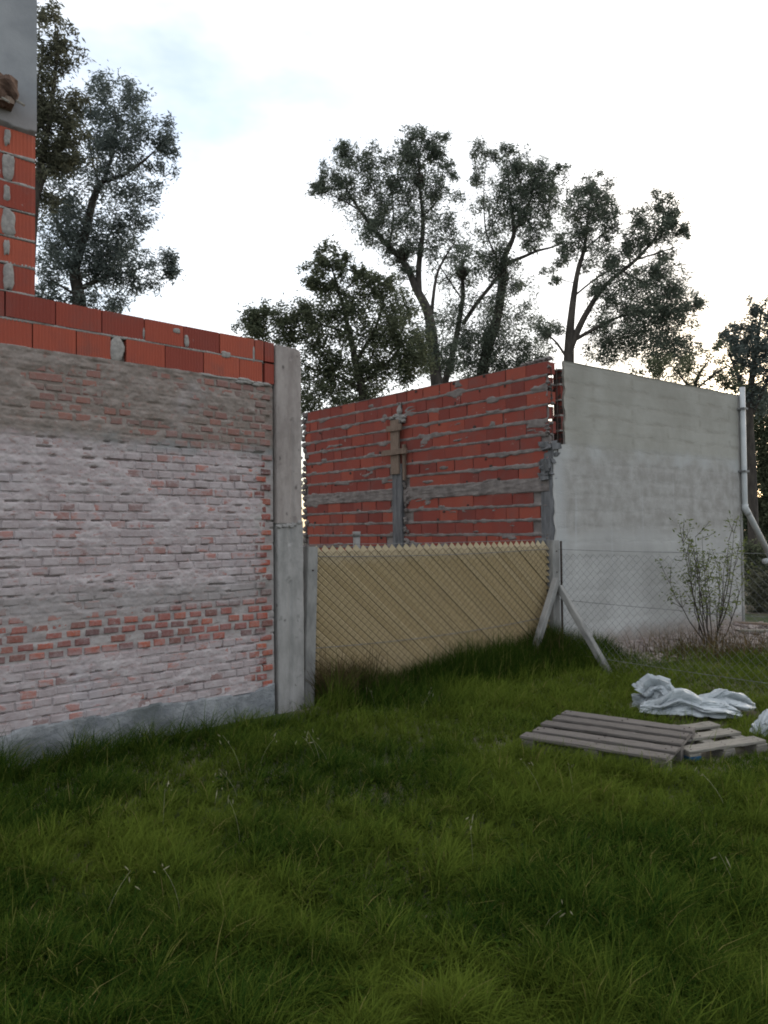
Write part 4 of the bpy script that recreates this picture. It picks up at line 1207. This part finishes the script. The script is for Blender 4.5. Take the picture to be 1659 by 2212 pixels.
tree('leafy_tree', 'dark leafy tree reaching to the ground right of the plastered wall', 23,
     [[(1668, 1240, .26), (1660, 1100, .22), (1650, 1000, .16), (1645, 900, .08)], [(1660, 1080, .1), (1690, 980, .06), (1720, 900, .03)], [(1662, 1120, .1), (1620, 1060, .06), (1600, 1000, .03)]],
     [(1640, 880, 36, 36, 1.1), (1680, 900, 50, 50, 1.2), (1640, 950, 46, 40, 1.5), (1620, 1010, 40, 40, 1.5), (1665, 1020, 50, 50, 1.6), (1640, 1080, 55, 46, 1.7), (1610, 1110, 30, 36, 1.6), (1660, 1130, 55, 36, 1.7), (1720, 1000, 70, 70, 1.2), (1730, 1120, 70, 60, 1.2), (1640, 1170, 60, 32, 1.6), (1700, 1190, 60, 40, 1.3), (1800, 1050, 80, 110, 1.0), (1600, 940, 26, 36, 1.2)],
     M_leaf_dense, M_bark, 9, 1.25, .15, .34, .2)

tree('bush', 'scrubby grey brown bush beside the far end of the plastered wall', 14.5,
     [[(1668, 1330, .05), (1665, 1290, .04), (1655, 1240, .02)], [(1668, 1310, .03), (1700, 1250, .015)], [(1668, 1310, .03), (1635, 1265, .015)]],
     [(1640, 1260, 30, 26, 1.2), (1680, 1255, 40, 36, 1.2), (1640, 1300, 30, 22, 1.0), (1720, 1290, 50, 46, 1.0), (1670, 1305, 36, 22, 1.0), (1760, 1240, 60, 70, 1.0)],
     M_leaf_olive, M_bark, 12, 1.5, .08, .35, 0.0, 'bushes beside the plastered wall')
tree('bush', 'low dark bush under the slanting outlet of the downpipe', 17,
     [[(1640, 1290, .06), (1640, 1240, .04), (1630, 1190, .02)], [(1640, 1260, .03), (1680, 1200, .015)]],
     [(1625, 1200, 26, 30, 1.3), (1650, 1210, 36, 30, 1.3), (1630, 1240, 30, 22, 1.3), (1680, 1230, 40, 36, 1.2), (1740, 1210, 50, 56, 1.1)],
     M_leaf_dense, M_bark, 13, 1.5, .09, .35, 0.0, 'bushes beside the plastered wall')

def nest(label, px, py, D, rpx, seed):
    c = at(px, py, D); r = rpx * D / FPX; rng = np.random.default_rng(seed)
    mb = MB()
    V, F = lump('', (0, 0, 0), (r * .75, r * .75, r * .8), None, seed=seed, nu=12, nv=8, rough=.4); mb.add(V, F)
    for k in range(70):
        d = rng.normal(0, 1, 3); d /= np.linalg.norm(d); p0 = d * r * .7 + rng.normal(0, .1, 3) * r
        e = rng.normal(0, 1, 3); e /= np.linalg.norm(e)
        mb.tube([p0 - e * r * .35, p0 + e * r * .35], .012, 3, False)
    tag(mb.obj('bird_nest', M_nest, None, Matrix.Translation(c)), label, 'nest', 'stick nests in the trees')
nest('dark stick nest high in the tallest forked eucalyptus', 906, 390, 22, 17, 1)
nest('dark stick nest on the left leaning limb of the tallest eucalyptus', 868, 552, 22, 19, 2)
nest('small dark stick nest further out on the left leaning limb', 803, 488, 22, 15, 5)
nest('long hanging stick nest on the thin stem of the twin eucalyptus', 997, 590, 24, 17, 3)
nest('dark stick nest where the thick stem of the twin eucalyptus forks', 1086, 600, 24, 17, 4)

# ------------------------------------------------------------------ shrub by the plastered wall
sh = thing('shrub', 'sparse upright shrub with thin bare stems in front of the plastered wall', 'shrub', (4.5, 10.5, GZ), 0)
ShM = sh.matrix_basis.copy()
mb = MB(); rng = np.random.default_rng(5); LC = []
for k in range(17):
    a = rng.uniform(0, 2 * math.pi); spread = rng.uniform(.12, .74)
    top = np.array([math.cos(a) * spread * 1.05, math.sin(a) * spread * .6, rng.uniform(1.0, 1.55)])
    p0 = np.array([math.cos(a), math.sin(a), 0]) * rng.uniform(0, .12)
    pts = []
    for t_ in np.linspace(0, 1, 7):
        pts.append(p0 * (1 - t_) + top * np.array([t_ ** .8, t_ ** .8, t_]) + rng.normal(0, .012, 3))
    mb.tube(pts, [.011 * (1 - .8 * q / 6) for q in range(7)], 4, False)
    for b in range(6):
        q = rng.integers(2, 7); s = pts[q]; d = rng.normal(0, .09, 3) + np.array([0, 0, .16])
        mb.tube([s, s + d * .5, s + d + np.array([0, 0, .02])], [.005, .004, .002], 3, False)
        LC += [s + d, s + d * .6]
    LC += [pts[-1], pts[-2], pts[-3]]
mb.obj('stems', M_twig, sh, ShM)
V, Q = leaf_cloud(np.array(LC), 6, np.full(len(LC), .06), .062, .3, -.3, rng)
quads_obj('leaves', V, Q, M_leaf_shrub, sh, ShM)

# ------------------------------------------------------------------ rubble
rng = np.random.default_rng(77)
mb = MB()
for k in range(900):
    t_ = rng.uniform(0, 1)
    if t_ < .6:
        u_ = rng.uniform(.1, 4.4); v_ = -abs(rng.normal(0, .28)) - .03
        p = SM @ Vector((u_, v_, 0)); hz = .10 * math.exp(v_ * 2.2)
    else:
        p = Vector((rng.uniform(4.6, 7.5), rng.uniform(9.3, 12.5), 0)); hz = .05
    r = rng.uniform(.012, .05) * (1.5 if rng.random() < .08 else 1)
    V, F = lump('', (p.x, p.y, GZ + hz * rng.uniform(.6, 1.2)), (r * rng.uniform(.7, 1.6), r, r * rng.uniform(.5, .9)), None, seed=int(rng.integers(1, 900)), nu=6, nv=4, rough=.5)
    mb.add(V, F)
tag(mb.obj('rubble', M_rubble), 'crumbled mortar and broken brick along the foot of the plastered wall', 'rubble', kind='stuff')
# a bank of spoil under the rubble
us = np.linspace(-.05, 4.7, 60); vs = np.linspace(-1.1, .02, 16)
U, Vv = np.meshgrid(us, vs)
Hh = .115 * np.exp(Vv * 2.4) + .06 * (fbm(U * 3, Vv * 4, 5, 4) - .5) - .015
P = np.array([(SM @ Vector((a, b, 0)))[:] for a, b in zip(U.ravel(), Vv.ravel())])
P[:, 2] = GZ + np.where(Vv.ravel() < -1.0, -.06, Hh.ravel())
I = np.arange(P.shape[0]).reshape(U.shape)
Q = np.stack([I[:-1, :-1].ravel(), I[:-1, 1:].ravel(), I[1:, 1:].ravel(), I[1:, :-1].ravel()], 1)
tag(quads_obj('spoil_bank', P, Q, M_rubble, smooth=True), kind='structure')
def plank(label, loc, L, W, rz, mat):
    o = link('loose_board', bevel_box_mesh('loose_board', L, W, .03, mat, .003, 1, .001), None, Matrix.Translation(loc) @ Matrix.Rotation(rz, 4, 'Z') @ Matrix.Rotation(.03, 4, 'Y'))
    tag(o, label, 'board', 'loose boards beyond the plastered wall')
plank('reddish loose board lying right of the plastered wall', (5.75, 11.9, GZ + .12), 1.0, .12, -.3, M_wood_brown)
plank('pale loose board lying nearer than the reddish one', (5.6, 11.2, GZ + .1), .9, .12, .15, M_wood_pale)

# ------------------------------------------------------------------ grass
def blades(P, Lh, lean, az, w, tint, nseg=3):
    n = len(P)
    ss = np.linspace(0, 1, nseg + 1)
    dx, dy = np.cos(az), np.sin(az)
    wx, wy = -np.sin(az + .6), np.cos(az + .6)
    rows = []
    for s in ss[:-1]:
        hgt = Lh * (s - .32 * lean * s * s); off = Lh * lean * s * s * .95
        c = np.stack([P[:, 0] + dx * off, P[:, 1] + dy * off, P[:, 2] + hgt], 1)
        ww = w * (1 - .75 * s)
        o = np.stack([wx * ww, wy * ww, np.zeros(n)], 1)
        rows += [c - o, c + o]
    s = 1.0
    tip = np.stack([P[:, 0] + dx * Lh * lean * .95, P[:, 1] + dy * Lh * lean * .95, P[:, 2] + Lh * (1 - .32 * lean) - Lh * .25 * np.maximum(0, lean - .8)], 1)
    rows.append(tip)
    V = np.stack(rows, 1)
    k = V.shape[1]; V = V.reshape(-1, 3)
    base = np.arange(n) * k
    tris = []
    for q in range(nseg - 1):
        a = 2 * q
        tris += [np.stack([base + a, base + a + 1, base + a + 3], 1), np.stack([base + a, base + a + 3, base + a + 2], 1)]
    a = 2 * (nseg - 1)
    tris.append(np.stack([base + a, base + a + 1, base + a + 2], 1))
    return V, np.vstack(tris), np.repeat(tint, k)

def in_rect(P, c, yaw, hl, hw):
    d = P - np.array(c); cs, sn = math.cos(-yaw), math.sin(-yaw)
    a = d[:, 0] * cs - d[:, 1] * sn; b = d[:, 0] * sn + d[:, 1] * cs
    return (np.abs(a) < hl) & (np.abs(b) < hw)

def sample(n, y0, y1, margin, rng, power):
    t = rng.uniform(0, 1, n)
    y = (y0 ** (1 - power) + t * (y1 ** (1 - power) - y0 ** (1 - power))) ** (1 / (1 - power))
    half = y * .53 + margin
    x = rng.uniform(-1, 1, n) * half
    return x, y
rng = np.random.default_rng(3)
NB = 400000
x, y = sample(NB, 1.7, 10.2, .8, rng, 1.05)
# clumping: pull blades towards tuft centres
cell = .085
cxn, cyn = np.floor(x / cell), np.floor(y / cell)
tx = (cxn + hash2(cxn, cyn, 1)) * cell; ty = (cyn + hash2(cxn, cyn, 2)) * cell
pull = rng.uniform(.0, .6, NB)
x = x + (tx - x) * pull; y = y + (ty - y) * pull
keep = np.ones(NB, bool)
P2 = np.stack([x, y], 1)
# behind the wall line or inside building: drop
dl = np.stack([x - WO.x, y - WO.y], 1)
uu = dl[:, 0] * math.cos(WA) + dl[:, 1] * math.sin(WA); vv = -dl[:, 0] * math.sin(WA) + dl[:, 1] * math.cos(WA)
keep &= ~((vv > -.02) & (uu < .3))
df = np.stack([x - FA.x, y - FA.y], 1)
fv = -df[:, 0] * math.sin(FANG) + df[:, 1] * math.cos(FANG); fu = df[:, 0] * math.cos(FANG) + df[:, 1] * math.sin(FANG)
keep &= ~((fv > -.03) & (fu < FLEN))
ds = np.stack([x - C0.x, y - C0.y], 1)
sv = -ds[:, 0] * math.sin(A2) + ds[:, 1] * math.cos(A2)
keep &= ~(sv > -.35 - .35 * fbm(x * 2, y * 2, 9))
pal = in_rect(P2, (1.621, 5.534), R(-32.9), .49, .44) & (rng.random(NB) > .012)
keep &= ~pal
keep &= ~(in_rect(P2, (2.31, 5.62), R(18), .35, .3) & (rng.random(NB) > .02))
for (sx, sy, rr_) in ((2.33, 6.95, .13), (2.60, 6.42, .25), (3.05, 6.72, .22), (2.92, 5.78, .13)):
    keep &= ~(np.hypot(x - sx, y - sy) < rr_)
x, y, fv, vv, uu, sv = x[keep], y[keep], fv[keep], vv[keep], uu[keep], sv[keep]
n = len(x)
hn = fbm(x * 1.1 + 7, y * 1.1, 12, 4); hn2 = fbm(x * 4.5, y * 4.5, 33, 3)
hn3 = fbm(x * 11, y * 11, 37, 2)
Lh = (.06 + .075 * sstep(.3, .75, hn) + .045 * sstep(.45, .7, hn2) + .07 * sstep(.4, .75, hn3)) * rng.uniform(.55, 1.25, n)
far_tall = np.exp(-np.abs(fv + .25) * 2.5) * (fu[keep] > -.1) * (fu[keep] < FLEN + .3)
Lh *= 1 + 2.1 * far_tall * (.55 + .45 * fbm(x * 2.5, y * 2.5, 90, 3))
near_wall = (uu < .45) & (vv > -.45)
Lh = np.where(near_wall, Lh * 1.75, Lh)
front = in_rect(np.stack([x, y], 1), (1.31, 5.06), R(-32.9), .56, .14)
Lh = np.where(front, np.maximum(Lh, rng.uniform(.13, .24, n)), Lh)
front2 = in_rect(np.stack([x, y], 1), (2.42, 5.2), R(18), .5, .16)
Lh = np.where(front2, np.clip(Lh, .03, .07), Lh)
az0 = fbm(x * 2.1, y * 2.1, 71, 4) * 14
az = az0 + rng.normal(0, 2.2, n)
lean = np.clip(rng.normal(.85, .33, n), .1, 1.5)
lean = np.where(far_tall > .4, lean * .6, lean)
w = rng.uniform(.0014, .0036, n) * (1 + .05 * y)
tn = fbm(x * .8 + 3, y * .8 + 9, 55, 4)
yel = sstep(.35, .65, tn + .2 * np.clip(x, -2, 2) / 2) * .56
tint = np.clip(.05 + yel + rng.uniform(-.16, .5, n), 0, .79)
dry = rng.random(n) < .022 + .03 * sstep(.5, .7, fbm(x * 2, y * 2, 5, 3))
tint = np.where(dry, rng.uniform(.82, 1, n), tint)
V, T, tt = blades(np.stack([x, y, ground_z(x, y) - .01], 1), Lh, lean, az, w, tint)
# rank growth along the fence foot, thickest by the corner post
nf = 21000
q = rng.random(nf)
fu2 = np.where(q < .35, FLEN - np.abs(rng.normal(0, .5, nf)), rng.uniform(.05, FLEN + .9, nf))
fv2 = -np.abs(rng.normal(0, .2, nf)) - .03
fx = FA.x + fu2 * math.cos(FANG) - fv2 * math.sin(FANG); fy = FA.y + fu2 * math.sin(FANG) + fv2 * math.cos(FANG)
hf = 1.35 * (.16 + .22 * fbm(fu2 * 2.2, fu2 * 0, 17, 3) + .12 * sstep(1.2, 2.8, fu2) * (fu2 < FLEN)) * np.exp(fv2 * 1.2) * rng.uniform(.6, 1.25, nf)
V2, T2, t2 = blades(np.stack([fx, fy, ground_z(fx, fy) - .01], 1), hf, np.clip(rng.normal(.5, .3, nf), .05, 1.2), rng.uniform(0, 6.28, nf), rng.uniform(.002, .0045, nf), np.where(rng.random(nf) < .06, .9, rng.uniform(0, .34, nf)))
T = np.vstack([T, T2 + len(V)]); V = np.vstack([V, V2]); tt = np.concatenate([tt, t2])
gr = quads_obj('grass', V, T, M_grass, attr={'tint': tt})
tag(gr, 'long unmown green grass covering the yard', 'grass', kind='stuff')

# dry weeds at the foot of the fence and below the shrub
rng = np.random.default_rng(8)
zones = []
for k in range(2600):
    q = rng.random()
    if q < .3: fu_, fv_ = abs(rng.normal(0, .32)) + .06, -abs(rng.normal(0, .14)) - .03
    elif q < .55: fu_, fv_ = FLEN - .12 - abs(rng.normal(0, .25)), -abs(rng.normal(0, .15)) - .03
    elif q < .7: fu_, fv_ = rng.uniform(.1, FLEN), -abs(rng.normal(0, .10)) - .03
    else: fu_ = None
    if fu_ is None: zones.append((rng.normal(4.2, .65), rng.normal(9.75, .35), rng.uniform(.15, .5)))
    else:
        p = FM @ Vector((fu_, fv_, 0)); zones.append((p.x, p.y, rng.uniform(.2, .62) * (1 if q < .55 else .6)))
Zn = np.array(zones)
Vw, Tw, tw = blades(np.stack([Zn[:, 0], Zn[:, 1], np.full(len(Zn), GZ)], 1), Zn[:, 2], np.clip(rng.normal(.45, .3, len(Zn)), .05, 1.2), rng.uniform(0, 6.28, len(Zn)), rng.uniform(.002, .006, len(Zn)), np.where(rng.random(len(Zn)) < .5, rng.uniform(0, .8, len(Zn)), rng.uniform(.3, 1, len(Zn))))
tag(quads_obj('dry_weeds', Vw, Tw, M_weed, attr={'tint': tw}), 'dry brown weeds along the fence foot and under the shrub', 'weeds', kind='stuff')

# broad leaved weeds and dead stalks mixed into the grass
rng = np.random.default_rng(19)
bx, by = sample(900, 1.9, 9.0, .3, rng, 1.05)
bp = np.stack([bx, by], 1)
ok = ~(in_rect(bp, (1.621, 5.534), R(-32.9), .6, .55) | in_rect(bp, (2.31, 5.62), R(18), .5, .45))
dlx = -(bx - WO.x) * math.sin(WA) + (by - WO.y) * math.cos(WA); ok &= dlx < -.12
ok &= fbm(bx * 1.3, by * 1.3, 41, 3) > .46
bx, by = bx[ok], by[ok]
V, Q, tv = [], [], []
for k in range(len(bx)):
    nl = rng.integers(5, 10); a0 = rng.uniform(0, 6.28); sc = rng.uniform(.025, .06); g0 = float(ground_z(bx[k], by[k])); t_ = rng.uniform(.02, .4)
    lift = rng.uniform(.02, .075)
    for q in range(nl):
        a = a0 + q * 2.399 + rng.normal(0, .2); L_ = sc * rng.uniform(.7, 1.2); w_ = L_ * rng.uniform(.26, .42)
        d = np.array([math.cos(a), math.sin(a), rng.uniform(.2, .9)]); d /= np.linalg.norm(d); sd = np.array([-math.sin(a), math.cos(a), 0])
        b0 = np.array([bx[k], by[k], g0 + lift * rng.uniform(.3, 1)]); m_ = b0 + d * L_ * .55; e_ = b0 + d * L_ - np.array([0, 0, L_ * .35])
        n0 = len(V); V += [b0, m_ + sd * w_ * .5 + np.array([0, 0, .004]), e_, m_ - sd * w_ * .5 + np.array([0, 0, .004]), m_ - np.array([0, 0, .004])]
        Q += [(n0, n0 + 1, n0 + 4), (n0 + 1, n0 + 2, n0 + 4), (n0 + 2, n0 + 3, n0 + 4), (n0 + 3, n0, n0 + 4)]; tv += [t_ + rng.uniform(-.1, .1)] * 5
tag(quads_obj('broad_leaf_weeds', np.array(V), np.array(Q), M_grass, attr={'tint': np.clip(tv, 0, .8)}), 'small broad leaved weeds among the grass', 'weeds', kind='stuff')
dx_, dy_ = sample(1500, 1.9, 9.0, .3, rng, 1.05)
dlx = -(dx_ - WO.x) * math.sin(WA) + (dy_ - WO.y) * math.cos(WA)
dp_ = np.stack([dx_, dy_], 1)
ok = (dlx < -.1) & ~in_rect(dp_, (1.621, 5.534), R(-32.9), .55, .5) & ~in_rect(dp_, (2.31, 5.62), R(18), .45, .4) & (fbm(dx_ * 1.1, dy_ * 1.1, 63, 3) > .44)
dx_, dy_ = dx_[ok], dy_[ok]; nn = len(dx_)
Vw, Tw, tw = blades(np.stack([dx_, dy_, ground_z(dx_, dy_)], 1), rng.uniform(.08, .24, nn), np.clip(rng.normal(.9, .5, nn), .1, 1.8), rng.uniform(0, 6.28, nn), rng.uniform(.0012, .003, nn), rng.uniform(.8, 1, nn))
tag(quads_obj('dead_stalks', Vw, Tw, M_grass, attr={'tint': tw}), 'straw coloured dead stalks among the grass', 'stalks', kind='stuff')

# pale oat seed heads standing over the grass
mb = MB(); rng = np.random.default_rng(4)
spots = [(-.95, 5.0), (-.85, 5.1), (-.9, 4.6), (-.98, 4.35), (-.5, 5.35), (-.45, 5.2), (-.38, 5.1), (-.75, 3.9), (-1.2, 4.1), (-1.15, 3.1), (-.85, 3.15), (.4, 3.6), (1.1, 4.5), (1.9, 4.3), (.9, 4.4), (.3, 6.6), (-.1, 6.9), (.6, 3.0), (1.5, 3.3), (2.0, 3.7)]
for (sx, sy) in spots:
    hgt = rng.uniform(.16, .3); a = rng.uniform(0, 6.28); b = np.array([sx, sy, GZ])
    pts = [b + np.array([math.cos(a) * .12 * t_ ** 2, math.sin(a) * .12 * t_ ** 2, hgt * t_]) for t_ in np.linspace(0, 1, 6)]
    mb.tube(pts, .0008, 3, False)
    for k in range(3):
        c = pts[-1] + rng.normal(0, .022, 3); d = rng.normal(0, .012, 3) + np.array([0, 0, -.02])
        mb.tube([c, c + d * .5, c + d], [.0008, .0032, .0005], 4, False)
tag(mb.obj('oat_seed_heads', M_seed), 'pale thin oat seed heads above the grass', 'seed heads', kind='stuff')
print('individual far bricks', indiv, 'objects', len(bpy.data.objects))
